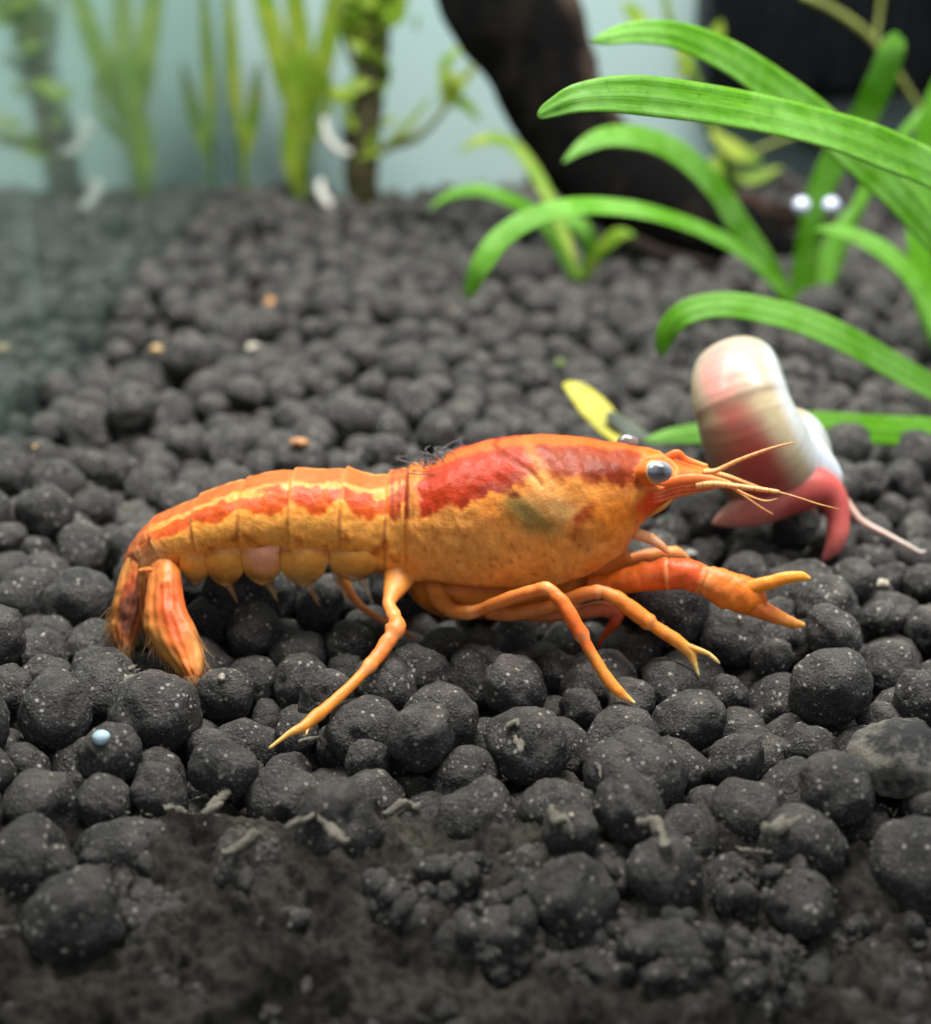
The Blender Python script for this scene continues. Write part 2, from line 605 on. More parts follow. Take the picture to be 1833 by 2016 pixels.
# carapace edge behind, and its free lower edge
rs *= (1 + 0.055 * sstep(800, 808, midx) * (1 - sstep(812, 850, midx)))[:, None]
low = sstep(R(128), R(134), np.minimum(phi, 2 * math.pi - phi))
rs *= 1 - 0.13 * low[None] * (sstep(805, 830, midx) * (1 - sstep(1180, 1240, midx)))[:, None]
V = cen[:, None] + ax[:, None] * (Hh[:, None] / 2 * cu[None] * rs)[..., None]
V[..., 1] -= Wd[:, None] / 2 * sv[None] * rs
flatV = V.reshape(-1, 3)
# where the near side vertex shows: used as flat body coordinates for the pigment, mirrored to the far side
mir = V.copy()
mir[..., 1] = YC - np.abs(mir[..., 1] - YC)
qx, qy = project(mir)
qx, qy = qx.ravel(), qy.ravel()
ph = np.repeat(np.minimum(phi, 2 * math.pi - phi)[None], NU, 0).ravel()
mxv = np.repeat(midx, NV)


def seg_dist(x, y, pts):
    d = np.full(x.shape, 1e9)
    for (ax_, ay), (bx, by) in zip(pts[:-1], pts[1:]):
        vx, vy = bx - ax_, by - ay
        t = np.clip(((x - ax_) * vx + (y - ay) * vy) / (vx * vx + vy * vy), 0, 1)
        d = np.minimum(d, np.hypot(x - ax_ - t * vx, y - ay - t * vy))
    return d


def blob(x, y, cx, cy, rx, ry, ang=0, soft=0.35):
    c, s = math.cos(ang), math.sin(ang)
    u = ((x - cx) * c + (y - cy) * s) / rx
    v = (-(x - cx) * s + (y - cy) * c) / ry
    return 1 - sstep(1 - soft, 1 + soft, np.hypot(u, v))


def mixa(col, c, f):
    return col * (1 - f[:, None]) + np.asarray(c)[None] * f[:, None]


sym = flatV.copy()
sym[:, 1] = YC - np.abs(sym[:, 1] - YC)
w1 = vnoise(sym, 9, 3, 4) - 0.5
w2 = vnoise(sym, 22, 4, 3) - 0.5
w3 = vnoise(sym, 5, 5, 3) - 0.5
x_, y_ = qx + w1 * 38 + w2 * 16, qy + w2 * 26 + w1 * 30
col = np.repeat(lin(250, 164, 78)[None], len(flatV), 0)
car = sstep(800, 812, mxv)
abd = 1 - car
# carapace
col = mixa(col, lin(242, 144, 56), car * sstep(-0.1, 0.25, w3) * 0.8)
col = mixa(col, lin(244, 162, 80), car * blob(x_, y_, 960, 1065, 130, 40) * 0.6)
edge = np.interp(x_, [800, 830, 870, 930, 990, 1030, 1060], [1022, 1020, 1008, 985, 962, 940, 925])
red = car * (1 - sstep(-6, 8, y_ - edge)) * sstep(818, 834, x_) * (1 - sstep(1030, 1062, x_ - (y_ - 900) * 0.5))
col = mixa(col, lin(176, 54, 20), red)
col = mixa(col, lin(150, 60, 46), red * blob(x_, y_, 985, 950, 70, 16, -0.35) * 0.8)
head = car * sstep(1030, 1075, x_ - (y_ - 900) * 0.6) * (1 - sstep(934, 968, y_ - (x_ - 1150) * 0.10)) * (1 - sstep(1245, 1275, x_))
col = mixa(col, lin(144, 54, 10), head)
col = mixa(col, lin(120, 40, 10), head * sstep(0.0, 0.2, w1) * 0.7)
col = mixa(col, lin(112, 36, 12), car * blob(x_, y_, 1190, 925, 42, 18, 0.2) * 0.7)
top_strip = car * (1 - sstep(R(7), R(13), ph + w2 * 0.2)) * (1 - sstep(1230, 1290, mxv))
col = mixa(col, lin(206, 98, 34), top_strip * 0.85)
col = mixa(col, lin(140, 60, 24), car * np.exp(-((ph - R(24)) / R(4)) ** 2) * sstep(1050, 1090, mxv) * (1 - sstep(1150, 1200, mxv)) * 0.7)
gro = seg_dist(qx, qy + w2 * 8, [(962, 862), (985, 888), (1012, 906), (1044, 926), (1066, 952)])
groove = car * np.exp(-(gro / 3.6) ** 2)
col = mixa(col, lin(104, 34, 18), groove * 0.85)
col = mixa(col, lin(150, 120, 58), car * blob(x_, y_, 1046, 1012, 62, 30, 0.62, 0.6) * 0.95)
col = mixa(col, lin(120, 100, 52), car * blob(x_, y_, 1040, 1005, 34, 18, 0.62, 0.6) * 0.6)
col = mixa(col, lin(226, 160, 92), car * blob(x_, y_, 1072, 975, 50, 30, 0.85, 0.7) * 0.8)
col = mixa(col, lin(205, 160, 100), car * blob(x_, y_, 1108, 1005, 26, 20, 0.4, 0.5) * 0.7)
col = mixa(col, lin(110, 46, 18), car * blob(qx + w2 * 10, qy + w2 * 10, 1010, 973, 14, 8, 0.1, 0.5) * 0.95)
col = mixa(col, lin(165, 66, 24), car * blob(x_, y_, 1152, 1012, 24, 26, 0.5, 0.4) * 0.95)
col = mixa(col, lin(196, 104, 44), car * blob(x_, y_, 1140, 1050, 26, 16, 0, 0.5) * 0.7)
col = mixa(col, lin(224, 122, 30), car * blob(x_, y_, 1210, 1010, 46, 40, 0, 0.6) * 0.8)
col = mixa(col, lin(236, 160, 84), car * blob(x_, y_, 1170, 1080, 60, 22, 0.2, 0.6) * 0.6)
col = mixa(col, lin(222, 88, 20), car * sstep(1240, 1275, mxv) * 0.85)
col = mixa(col, lin(226, 74, 28), car * blob(qx, qy, 1290, 985, 45, 18, -0.5, 0.5) * 0.85)
col = mixa(col, lin(236, 150, 70), car * sstep(1340, 1400, mxv) * 0.7)
for k in range(5):
    a = k * 8
    col = mixa(col, lin(188, 70, 36) if k % 2 else lin(240, 168, 120), car * np.exp(-(seg_dist(qx, qy, [(1290, 972 + k * 4), (1340, 958 + k * 4), (1400, 952 + k * 3)]) / 2.2) ** 2) * 0.6)
eyering = np.hypot((qx - 1294) / 38, (qy - 929) / 30)
col = mixa(col, lin(240, 150, 84), car * np.exp(-((eyering - 1.0) / 0.14) ** 2) * 0.9)
col = mixa(col, lin(160, 74, 30), car * np.exp(-((eyering - 0.82) / 0.10) ** 2) * 0.7 * (qx < 1300))
# small dark pores on the side of the carapace
prs = np.random.default_rng(5)
for k in range(60):
    cx_, cy_ = prs.uniform(830, 1180), prs.uniform(1010, 1140)
    col = mixa(col, lin(176, 92, 26), car * blob(qx, qy, cx_, cy_, prs.uniform(2.0, 5.5), prs.uniform(2, 4.5), 0, 0.6) * prs.uniform(0.3, 0.85))
col = mixa(col, lin(200, 104, 34), car * low.repeat(1)[None].repeat(NU, 0).ravel() * 0.5)
col = mixa(col, lin(176, 84, 22), car * np.exp(-((ph - R(126)) / R(3.0)) ** 2) * sstep(830, 860, mxv) * (1 - sstep(1000, 1060, mxv)) * 0.6)
# abdomen: pale back line, rust saddles, serrated yellow band, brown flecks, translucent sides
dors = ph * 180 / math.pi
yrel = dors + w1 * 26 + w2 * 16
acol = np.repeat(lin(248, 162, 70)[None], len(flatV), 0)
acol = mixa(acol, lin(200, 98, 42), 1 - sstep(14, 22, dors + w2 * 10))
acol = mixa(acol, lin(220, 146, 90), np.exp(-((dors + w2 * 12 - 25) / 4.0) ** 2) * sstep(-0.2, 0.1, w1 + 0.05))
saw = np.zeros_like(mxv)
for a, b_ in zip(bnd[:-1], bnd[1:]):
    fr = (a - mxv) / (a - b_)
    saw = np.where((fr >= 0) & (fr < 1), np.abs(fr - 0.45) * 2, saw)
sadl = sstep(27, 31, yrel) * (1 - sstep(-3, 4, yrel - (66 - 17 * saw)))
acol = mixa(acol, lin(204, 82, 22), sadl)
acol = mixa(acol, lin(170, 56, 16), sadl * sstep(0.08, 0.22, w1) * 0.7)
acol = mixa(acol, lin(250, 172, 80), sstep(58, 70, yrel) * (1 - sstep(88, 96, yrel)) * 0.9)
fleck = np.exp(-((yrel - 100 - 9 * np.cos(saw * 3.1)) / 7) ** 2)
acol = mixa(acol, lin(186, 98, 32), fleck * sstep(-0.12, 0.1, w2 + w1) * 0.85)
acol = mixa(acol, lin(246, 162, 72), sstep(112, 124, yrel) * 0.8)
for b_ in bnd[1:]:
    acol = mixa(acol, lin(240, 150, 84), np.exp(-((mxv - b_) / 3.5) ** 2) * 0.55 * (dors < 80))
tailc = 1 - sstep(300, 372, mxv)
acol = mixa(acol, lin(224, 112, 58), tailc * 0.7)
acol = mixa(acol, lin(244, 190, 130), tailc * blob(x_, y_, 295, 1105, 28, 40, 0.5, 0.5) * 0.9)
acol = mixa(acol, lin(120, 76, 60), blob(x_, y_, 248, 1118, 20, 26, 0.3, 0.4) * 0.8)
# dark stripes where the carapace meets the abdomen
for xx, ww, f in ((772, 5, 0.8), (786, 5, 0.75), (803, 7, 0.9), (815, 5, 0.5)):
    sband = np.exp(-((qx + w1 * 10 - xx) / ww) ** 2) * sstep(930, 946, qy) * (1 - sstep(1012, 1030, qy + w1 * 20))
    acol = mixa(acol, lin(134, 58, 36), sband * f)
    col = mixa(col, lin(134, 58, 36), sband * f)
col = acol * abd[:, None] + col * car[:, None]
w4 = vnoise(sym, 48, 6, 2) - 0.5
col = col * (1 + np.clip(w4 * 0.35, -0.15, 0.12) + np.clip(w2 * 0.3, -0.12, 0.12))[:, None]
# relief: granules, groove
nrm = flatV - np.repeat(cen, NV, 0)
nrm /= np.linalg.norm(nrm, axis=1)[:, None] + 1e-9
flatV = flatV + nrm * (w2 * 0.012 + w1 * 0.022 - groove * 0.014 + (eyering < 1.0) * car * -0.02)[:, None]
F = grid_faces(NU, NV).tolist()
F.append(list(range(NV))[::-1])
F.append([(NU - 1) * NV + j for j in range(NV)])
body = part('body', flatV, F, M['shell'], crayfish, cols=col)
body['label'] = 'orange shell with red saddle, ringed tail and pointed snout'
CRAY = [flatV]

# underside of the thorax that carries the legs
V, F, t = px_sweep([(815, 1125, 7.0, 60), (850, 1150, 6.98, 100), (900, 1160, 6.96, 118), (980, 1155, 6.95, 120), (1080, 1145, 6.95, 110), (1160, 1125, 6.95, 90), (1230, 1090, 6.96, 50)], 50, 28)
cc = np.repeat(lin(214, 124, 44)[None], len(V), 0)
cc = mixa(cc, lin(168, 92, 34), sstep(0.4, 0.65, vnoise(V, 8, 9, 3)))
part('thorax_underside', V, F, M['shell'], crayfish, cols=cc)
CRAY.append(V)


def limb(name, ctrl, stops, joints=(), n=90, nv=18, flat=0.85, seed=0, parent=None, lab=None, rough=1.0):
    c, u = catmull(ctrl, n)
    cl_ = np.asarray(ctrl, float)
    ul = np.linspace(0, 1, len(cl_))
    c = 0.35 * c + 0.65 * np.stack([np.interp(u, ul, cl_[:, k_]) for k_ in range(4)], 1)
    pts = np.array([P(*r[:3]) for r in c])
    wpx = np.maximum(c[:, 3], 1.0)
    for j, amp in joints:
        wpx = wpx * (1 + amp * np.exp(-((u - j + 0.012) / 0.018) ** 2) - 0.6 * amp * np.exp(-((u - j - 0.016) / 0.012) ** 2))
    rad = wpx * 0.5 * depth(pts) / FPX
    V, F = sweep(pts, rad, nv, flat)
    t = np.concatenate([np.repeat(u, nv), [0.0, 1.0]])
    tw = t + (vnoise(V, 14, seed + 2, 3) - 0.5) * 0.10
    xs_, cs = [s[0] for s in stops], np.array([lin(*s[1]) for s in stops])
    cc = np.stack([np.interp(tw, xs_, cs[:, k]) for k in range(3)], 1) * np.array((1.0, 0.86, 0.62))
    for j, amp in joints:
        cc = mixa(cc, lin(244, 176, 110), np.exp(-((t - j) / 0.012) ** 2) * 0.55)
    cc = mixa(cc, lin(206, 106, 30), sstep(0.55, 0.75, vnoise(V, 16, seed + 5, 3)) * 0.45)
    V = V + (vnoise(V, 24, seed, 3) - 0.5)[:, None] * (V - np.vstack([np.repeat(pts, nv, 0), pts[:1], pts[-1:]])) * 0.30 * rough
    o = part(name, V, F, M['limb'], parent or crayfish, cols=cc)
    if lab:
        o['label'] = lab
    CRAY.append(V)
    return o


O1, O2, YL, PALE = (228, 128, 62), (238, 146, 54), (240, 178, 84), (238, 218, 160)
# walking legs, each a tapering limb with a small pincer at its end
rear = limb('walking_leg', [(806, 1070, 6.90, 74), (784, 1142, 6.70, 58), (765, 1188, 6.52, 25), (775, 1212, 6.44, 27), (782, 1233, 6.36, 36), (765, 1262, 6.28, 32), (743, 1293, 6.20, 30), (731, 1307, 6.15, 25),
       (695, 1346, 6.03, 22), (653, 1385, 5.90, 24), (619, 1413, 5.80, 27), (597, 1431, 5.74, 22), (569, 1444, 5.69, 12), (530, 1473, 5.60, 5)],
      [(0, (250, 178, 96)), (0.1, (246, 172, 96)), (0.2, (238, 158, 92)), (0.35, (240, 146, 84)), (0.5, (240, 140, 66)), (0.62, (226, 150, 62)), (0.85, (240, 168, 76)), (0.92, (232, 190, 110)), (1, (230, 205, 130))], ((0.235, .16), (0.345, .2), (0.555, .22)), seed=11,
      lab='hindmost leg stretched back, pale yellow at its tip')
limb('pincer_tip', [(612, 1422, 5.77, 10), (606, 1434, 5.74, 8), (603, 1446, 5.70, 3)], [(0, YL), (1, PALE)], n=16, parent=rear)
midl = limb('walking_leg', [(850, 1140, 6.92, 44), (866, 1180, 6.80, 38), (892, 1203, 6.68, 29), (931, 1206, 6.58, 25), (988, 1184, 6.50, 27), (1041, 1166, 6.43, 27), (1078, 1160, 6.38, 27), (1106, 1184, 6.33, 29), (1129, 1223, 6.27, 31), (1147, 1254, 6.23, 26),
       (1169, 1294, 6.17, 22), (1199, 1342, 6.09, 26), (1221, 1364, 6.05, 21), (1238, 1376, 6.03, 11), (1250, 1384, 6.01, 4)],
      [(0, (232, 160, 90)), (0.2, (236, 150, 84)), (0.4, (238, 148, 80)), (0.5, (238, 130, 50)), (0.66, (230, 112, 40)), (0.72, (222, 150, 70)), (0.86, (240, 158, 62)), (0.93, (244, 200, 120)), (1, PALE)], ((0.215, .12), (0.43, .15), (0.645, .22)), seed=23)
front = limb('walking_leg', [(960, 1205, 6.80, 30), (1010, 1210, 6.74, 27), (1089, 1192, 6.66, 31), (1151, 1170, 6.60, 29), (1186, 1165, 6.57, 27), (1217, 1179, 6.54, 30), (1257, 1210, 6.50, 33), (1287, 1232, 6.47, 27), (1327, 1258, 6.43, 26),
       (1358, 1283, 6.40, 25), (1367, 1305, 6.37, 13), (1376, 1330, 6.34, 4)],
      [(0, (226, 150, 90)), (0.35, (236, 150, 92)), (0.45, (240, 156, 66)), (0.6, (242, 146, 50)), (0.78, (240, 170, 80)), (0.9, (240, 196, 120)), (1, (246, 228, 176))], ((0.35, .14), (0.62, .22)), seed=31)
limb('pincer_tip', [(1352, 1272, 6.405, 16), (1372, 1279, 6.39, 13), (1395, 1287, 6.375, 9), (1408, 1298, 6.36, 8), (1417, 1306, 6.355, 3)], [(0, (240, 180, 96)), (1, (246, 226, 180))], n=30, parent=front)
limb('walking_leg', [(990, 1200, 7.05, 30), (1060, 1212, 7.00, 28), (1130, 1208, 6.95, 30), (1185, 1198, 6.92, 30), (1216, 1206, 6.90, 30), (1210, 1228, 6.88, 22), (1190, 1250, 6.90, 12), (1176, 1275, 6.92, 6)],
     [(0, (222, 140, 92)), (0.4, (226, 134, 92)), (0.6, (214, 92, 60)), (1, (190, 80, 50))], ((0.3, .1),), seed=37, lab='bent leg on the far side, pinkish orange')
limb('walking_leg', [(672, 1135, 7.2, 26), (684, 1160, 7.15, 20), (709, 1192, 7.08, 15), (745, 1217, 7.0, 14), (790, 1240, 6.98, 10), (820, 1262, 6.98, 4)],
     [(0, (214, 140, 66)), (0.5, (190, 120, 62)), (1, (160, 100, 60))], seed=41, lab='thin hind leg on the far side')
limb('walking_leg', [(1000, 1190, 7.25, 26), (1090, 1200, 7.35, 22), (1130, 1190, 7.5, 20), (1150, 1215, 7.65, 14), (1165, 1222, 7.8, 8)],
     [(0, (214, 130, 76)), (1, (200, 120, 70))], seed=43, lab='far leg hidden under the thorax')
limb('mouth_leg', [(1235, 1040, 6.86, 26), (1256, 1052, 6.82, 24), (1282, 1060, 6.78, 22), (1304, 1076, 6.74, 16), (1316, 1088, 6.72, 8)], [(0, (232, 176, 128)), (0.5, (238, 196, 168)), (1, (226, 170, 130))], ((0.5, .12),), seed=47, n=40,
     lab='pale pinkish feeding leg beneath the head')
limb('mouth_leg', [(1250, 1018, 6.86, 14), (1280, 1012, 6.84, 12), (1306, 998, 6.82, 10), (1322, 984, 6.82, 6)], [(0, (176, 140, 66)), (1, (206, 160, 84))], seed=49, n=30, lab='olive flap under the snout')


def claw(ctrl_arm, ctrl_palm, up, lo, seed, lab):
    root = limb('claw', ctrl_arm, [(0, (216, 126, 52)), (0.35, (232, 124, 52)), (0.6, (226, 104, 50)), (0.85, (234, 98, 44)), (1, (240, 132, 76))], ((0.62, .06), (0.97, .05)), seed=seed, flat=0.75, nv=26, lab=lab)
    limb('palm', ctrl_palm, [(0, (246, 176, 120)), (0.25, (240, 140, 56)), (0.6, (236, 134, 36)), (1, (232, 124, 40))], seed=seed + 1, flat=0.62, nv=28, parent=root)
    limb('claw_finger', up, [(0, (238, 140, 44)), (0.6, (246, 168, 56)), (1, (250, 196, 90))], seed=seed + 2, flat=0.75, n=50, parent=root)
    limb('claw_finger', lo, [(0, (232, 112, 42)), (0.4, (226, 128, 60)), (1, (222, 176, 96))], seed=seed + 3, flat=0.75, n=50, parent=root, rough=1.6)


claw([(1160, 1150, 6.80, 34), (1200, 1152, 6.76, 44), (1256, 1138, 6.70, 56), (1310, 1130, 6.66, 60), (1350, 1130, 6.64, 64), (1384, 1144, 6.62, 60)],
     [(1374, 1138, 6.62, 48), (1396, 1146, 6.61, 64), (1430, 1160, 6.59, 74), (1462, 1170, 6.57, 74), (1486, 1177, 6.56, 62), (1500, 1181, 6.555, 40), (1506, 1183, 6.55, 20)],
     [(1450, 1166, 6.58, 34), (1480, 1158, 6.56, 33), (1508, 1148, 6.55, 28), (1548, 1138, 6.54, 24), (1578, 1134, 6.54, 20), (1594, 1139, 6.54, 9)],
     [(1440, 1174, 6.58, 50), (1474, 1186, 6.56, 47), (1504, 1202, 6.54, 36), (1540, 1218, 6.52, 28), (1568, 1229, 6.50, 19), (1584, 1230, 6.49, 9)], 53, 'raised claw with its pincer open')
limb('claw', [(1200, 1120, 7.15, 30), (1236, 1108, 7.12, 34), (1290, 1096, 7.10, 36), (1330, 1092, 7.10, 34), (1346, 1100, 7.12, 20), (1362, 1122, 7.2, 20), (1390, 1140, 7.3, 18), (1420, 1150, 7.4, 8)],
     [(0, (220, 140, 66)), (0.5, (232, 160, 100)), (0.7, (226, 140, 80)), (1, (220, 120, 60))], ((0.55, .1),), seed=67, lab='far claw folded behind the raised one')

# side plates of the tail rings
for k, (xc, y0, y1, w, pk) in enumerate(((388, 1066, 1156, 58, 0), (447, 1056, 1160, 74, 0), (520, 1048, 1158, 80, 1), (601, 1050, 1162, 88, 0), (700, 1056, 1152, 92, 0))):
    for side in (1, -1):
        nu_, nv_ = 22, 22
        a = np.sin(np.linspace(0, 1, nu_) * math.pi / 2)
        b_ = np.linspace(-1, 1, nv_)
        A, B_ = np.meshgrid(a, b_, indexing='ij')
        half = w * 0.56 * np.sqrt(np.clip(1 - np.clip((A - 0.36) / 0.645, 0, 1) ** 2, 0.0004, 1)) * (0.90 + 0.10 * sstep(0, 0.3, A))
        pxx = xc + B_ * half - 6 * A
        pyy = y0 + (y1 - y0) * A
        wdl = np.interp(xc, midx, Wd)
        yy = YC - side * (wdl / 2 * np.interp(A, [0, 0.12, 0.3, 0.5, 0.75, 1.0], [0.84, 0.92, 0.965, 0.95, 0.88, 0.76]) + 0.022 * (1 - B_ ** 2) * sstep(0.05, 0.5, A))
        pts = np.array([P(pa, pb, YC - (wdl / 2 * 0.95)) for pa, pb in zip(pxx.ravel(), pyy.ravel())])
        pts[:, 1] = yy.ravel()
        inn = pts.copy()
        inn[:, 1] += side * 0.022
        Vp = np.vstack([pts, inn])
        n_ = nu_ * nv_
        f1 = grid_faces(nu_, nv_, False)
        Fp = f1.tolist() + (f1[:, ::-1] + n_).tolist()
        rim = [i * nv_ for i in range(nu_)] + [(nu_ - 1) * nv_ + j for j in range(1, nv_)] + [i * nv_ + nv_ - 1 for i in range(nu_ - 2, -1, -1)] + list(range(nv_ - 2, 0, -1))
        Fp += [(rim[i], rim[(i + 1) % len(rim)], rim[(i + 1) % len(rim)] + n_, rim[i] + n_) for i in range(len(rim))]
        nz = vnoise(Vp, 15, 60 + k, 3) - 0.5
        Aa = np.tile(A.ravel(), 2) + nz * 0.3
        Ba = np.abs(np.tile(B_.ravel(), 2))
        cc = np.repeat(lin(248, 170, 76)[None], len(Vp), 0)
        cc = mixa(cc, lin(186, 98, 32), np.exp(-((Aa - 0.20 - 0.14 * np.abs(np.tile(B_.ravel(), 2))) / 0.08) ** 2) * sstep(-0.22, 0.05, nz) * 0.9)
        cc = mixa(cc, lin(214, 150, 66), sstep(0.45, 0.75, Aa) * 0.9)
        cc = mixa(cc, lin(170, 124, 58), sstep(0.68, 0.95, Aa) * 0.8)
        cc = mixa(cc, lin(232, 170, 90), np.exp(-((Aa - 0.99) / 0.05) ** 2) * 0.8)
        if pk:
            cc = mixa(cc, lin(244, 164, 130), blob(np.tile(B_.ravel(), 2), Aa, 0.0, 0.35, 0.75, 0.36, 0, 0.5) * 0.9)
        al = sstep(0.02, 0.11, Aa) * (1 - 0.55 * sstep(0.6, 1.0, Aa)) + 0.3 * np.exp(-((Aa - 0.99) / 0.05) ** 2)
        o = part('tail_side_plate', Vp, Fp, M['clear'], crayfish, cols=np.concatenate([cc, np.clip(al, 0, 1)[:, None]], 1))
        if pk:
            o['label'] = 'pinkish side plate of the third tail ring'
        CRAY.append(Vp)


# swimmerets, thin see-through paddles under the tail
for k, (x0, y0) in enumerate(((440, 1140), (520, 1140), (600, 1145), (660, 1140), (705, 1135))):
    V, F, t = px_sweep([(x0, y0 - 20, 6.9, 20), (x0 + 8, y0 + 8, 6.88, 16), (x0 + 20, y0 + 30, 6.86, 9), (x0 + 28, y0 + 48, 6.85, 3)], 24, 10, 0.35)
    part('swimmeret', V, F, M['clear'], crayfish, cols=np.concatenate([np.repeat(lin(206, 150, 96)[None], len(V), 0), (0.55 - 0.4 * t)[:, None]], 1))

# tail fan blades hanging down from the last ring
def blade(name, ctrl, seed, cols, lab, thick=0.05, parent=None):
    """ctrl rows: left px, left py, right px, right py, Y"""
    c, u = catmull(ctrl, 46)
    nv_ = 22
    b_ = np.linspace(0, 1, nv_)
    rows, ts, bs = [], [], []
    for r, uu_ in zip(c, u):
        for bb in b_:
            rows.append(P(r[0] + (r[2] - r[0]) * bb, r[1] + (r[3] - r[1]) * bb, r[4] - 0.06 * math.sin(bb * math.pi)))
            ts.append(uu_)
            bs.append(bb)
    a_ = np.array(rows)
    ts, bs = np.array(ts), np.array(bs)
    bk = a_.copy()
    bk[:, 1] += thick * (0.3 + 0.7 * np.sin(bs * math.pi)) * (1 - 0.6 * ts)
    Vp = np.vstack([a_, bk])
    n_ = len(a_)
    f1 = grid_faces(46, nv_, False)
    Fp = f1.tolist() + (f1[:, ::-1] + n_).tolist()
    rim = [i * nv_ for i in range(46)] + [45 * nv_ + j for j in range(1, nv_)] + [i * nv_ + nv_ - 1 for i in range(44, -1, -1)] + list(range(nv_ - 2, 0, -1))
    Fp += [(rim[i], rim[(i + 1) % len(rim)], rim[(i + 1) % len(rim)] + n_, rim[i] + n_) for i in range(len(rim))]
    T, Bb = np.tile(ts, 2), np.tile(bs, 2)
    nz = vnoise(Vp, 10, seed, 4) - 0.5
    nz2 = vnoise(Vp, 26, seed + 1, 3) - 0.5
    cc = cols(T + nz * 0.25, Bb + nz * 0.35, nz, nz2)
    Vp = Vp + np.array((0, -1, 0.2))[None] * (nz * 0.05 + nz2 * 0.02)[:, None]
    rag = vnoise(Vp, 34, seed + 2, 3)
    edge_ = np.maximum(sstep(0.80, 1.0, T + (rag - 0.5) * 0.35), sstep(0.86, 1.0, np.abs(Bb * 2 - 1) + (rag - 0.5) * 0.3) * sstep(0.3, 0.6, T) * 0.8)
    rib = 0.5 + 0.5 * np.cos((Bb - 0.5) * 34)
    cc = cc * (0.86 + 0.2 * rib)[:, None]
    Vp = Vp - np.array((0, 1, -0.2))[None] * (rib * 0.008 * sstep(0.15, 0.3, T))[:, None]
    o = part(name, Vp, Fp, M['clear'], parent or crayfish, cols=np.concatenate([cc, (1 - 0.75 * edge_)[:, None]], 1))
    o['label'] = lab
    CRAY.append(Vp)
    # fringe of fine bristles round the free edge
    hv, hf, ho = [], [], 0
    hr = random.Random(seed)
    mid_ = a_[(ts > 0.35) & (ts < 0.45)].mean(0)
    for ii in [i for i in range(n_) if (ts[i] > 0.55 and (bs[i] < 0.001 or bs[i] > 0.999)) or ts[i] > 0.93]:
        for _ in range(3):
            st_p = Vp[ii] + np.array([hr.gauss(0, 0.01) for _ in range(3)])
            d_ = st_p - mid_
            d_ = d_ / np.linalg.norm(d_) + np.array((hr.gauss(0, 0.25), hr.gauss(0, 0.25), -0.35))
            ln_ = hr.uniform(0.012, 0.045)
            v_, f_ = sweep(np.array([st_p - d_ * 0.02, st_p + d_ * ln_ * 0.5, st_p + d_ * ln_ + (0, 0, -0.01)]), np.array((0.003, 0.0022, 0.0008)), 3, cap=False)
            hv.append(v_)
            hf += (np.array(f_) + ho).tolist()
            ho += len(v_)
    hv = np.vstack(hv)
    part('bristle_fringe', hv, hf, M['clear'], o, cols=np.tile(np.append(lin(216, 160, 110), 0.6), (len(hv), 1)))['kind'] = 'stuff'
    return o


def col_near(T, B_, n1_, n2_):
    c = np.repeat(lin(236, 134, 58)[None], len(T), 0)
    c = mixa(c, lin(222, 92, 42), sstep(0.2, 0.3, T) * (1 - sstep(0.5, 0.65, T)) * sstep(0.15, 0.45, B_) * 0.8)
    c = mixa(c, lin(206, 146, 72), sstep(0.35, 0.6, T) * (1 - sstep(0.25, 0.5, B_)) * 0.9)
    c = mixa(c, lin(238, 156, 84), sstep(0.7, 0.85, B_) * sstep(0.4, 0.6, T))
    c = mixa(c, lin(226, 120, 64), sstep(0.72, 0.86, T) * 0.7)
    c = mixa(c, lin(228, 180, 128), sstep(0.9, 1.0, T) * 0.7)
    return mixa(c, lin(176, 80, 34), sstep(0.05, 0.25, n1_) * 0.4)


def col_far(T, B_, n1_, n2_):
    c = np.repeat(lin(226, 128, 58)[None], len(T), 0)
    c = mixa(c, lin(216, 92, 46), sstep(0.15, 0.28, T) * (1 - sstep(0.35, 0.5, T)) * 0.8)
    c = mixa(c, lin(128, 74, 58), blob(T, B_, 0.52, 0.55, 0.26, 0.34, 0, 0.4) * 0.9)
    c = mixa(c, lin(232, 150, 98), sstep(0.74, 0.9, T))
    return mixa(c, lin(236, 164, 84), (1 - sstep(0.1, 0.25, B_)) * 0.7)


blade('tail_fan_blade', [(258, 1085, 300, 1080, 6.92), (238, 1122, 300, 1120, 6.86), (228, 1160, 296, 1160, 6.80), (218, 1200, 288, 1205, 6.76), (214, 1230, 278, 1235, 6.73), (222, 1258, 266, 1262, 6.70), (240, 1282, 254, 1288, 6.68)], 71, col_far, 'outer tail fan blade with a dusky centre')
blade('tail_fan_blade', [(305, 1082, 348, 1086, 6.86), (296, 1114, 354, 1116, 6.76), (290, 1150, 358, 1148, 6.68), (284, 1196, 366, 1196, 6.58), (284, 1242, 388, 1240, 6.50), (308, 1286, 402, 1286, 6.43), (342, 1322, 400, 1318, 6.38), (358, 1340, 396, 1334, 6.36), (370, 1346, 388, 1342, 6.355)], 75, col_near, 'wide orange tail fan blade spread on the soil')
blade('tail_fan_blade', [(272, 1122, 316, 1120, 6.78), (268, 1170, 318, 1170, 6.76), (272, 1220, 326, 1214, 6.74), (290, 1252, 330, 1246, 6.72), (306, 1270, 322, 1266, 6.70)], 79, col_far, 'middle tail fan blade half hidden between the outer ones')
blade('tail_fan_blade', [(246, 1112, 300, 1110, 7.10), (244, 1160, 300, 1160, 7.16), (250, 1200, 300, 1200, 7.2), (262, 1230, 292, 1230, 7.22)], 83, col_far, 'tail fan blade on the far side')


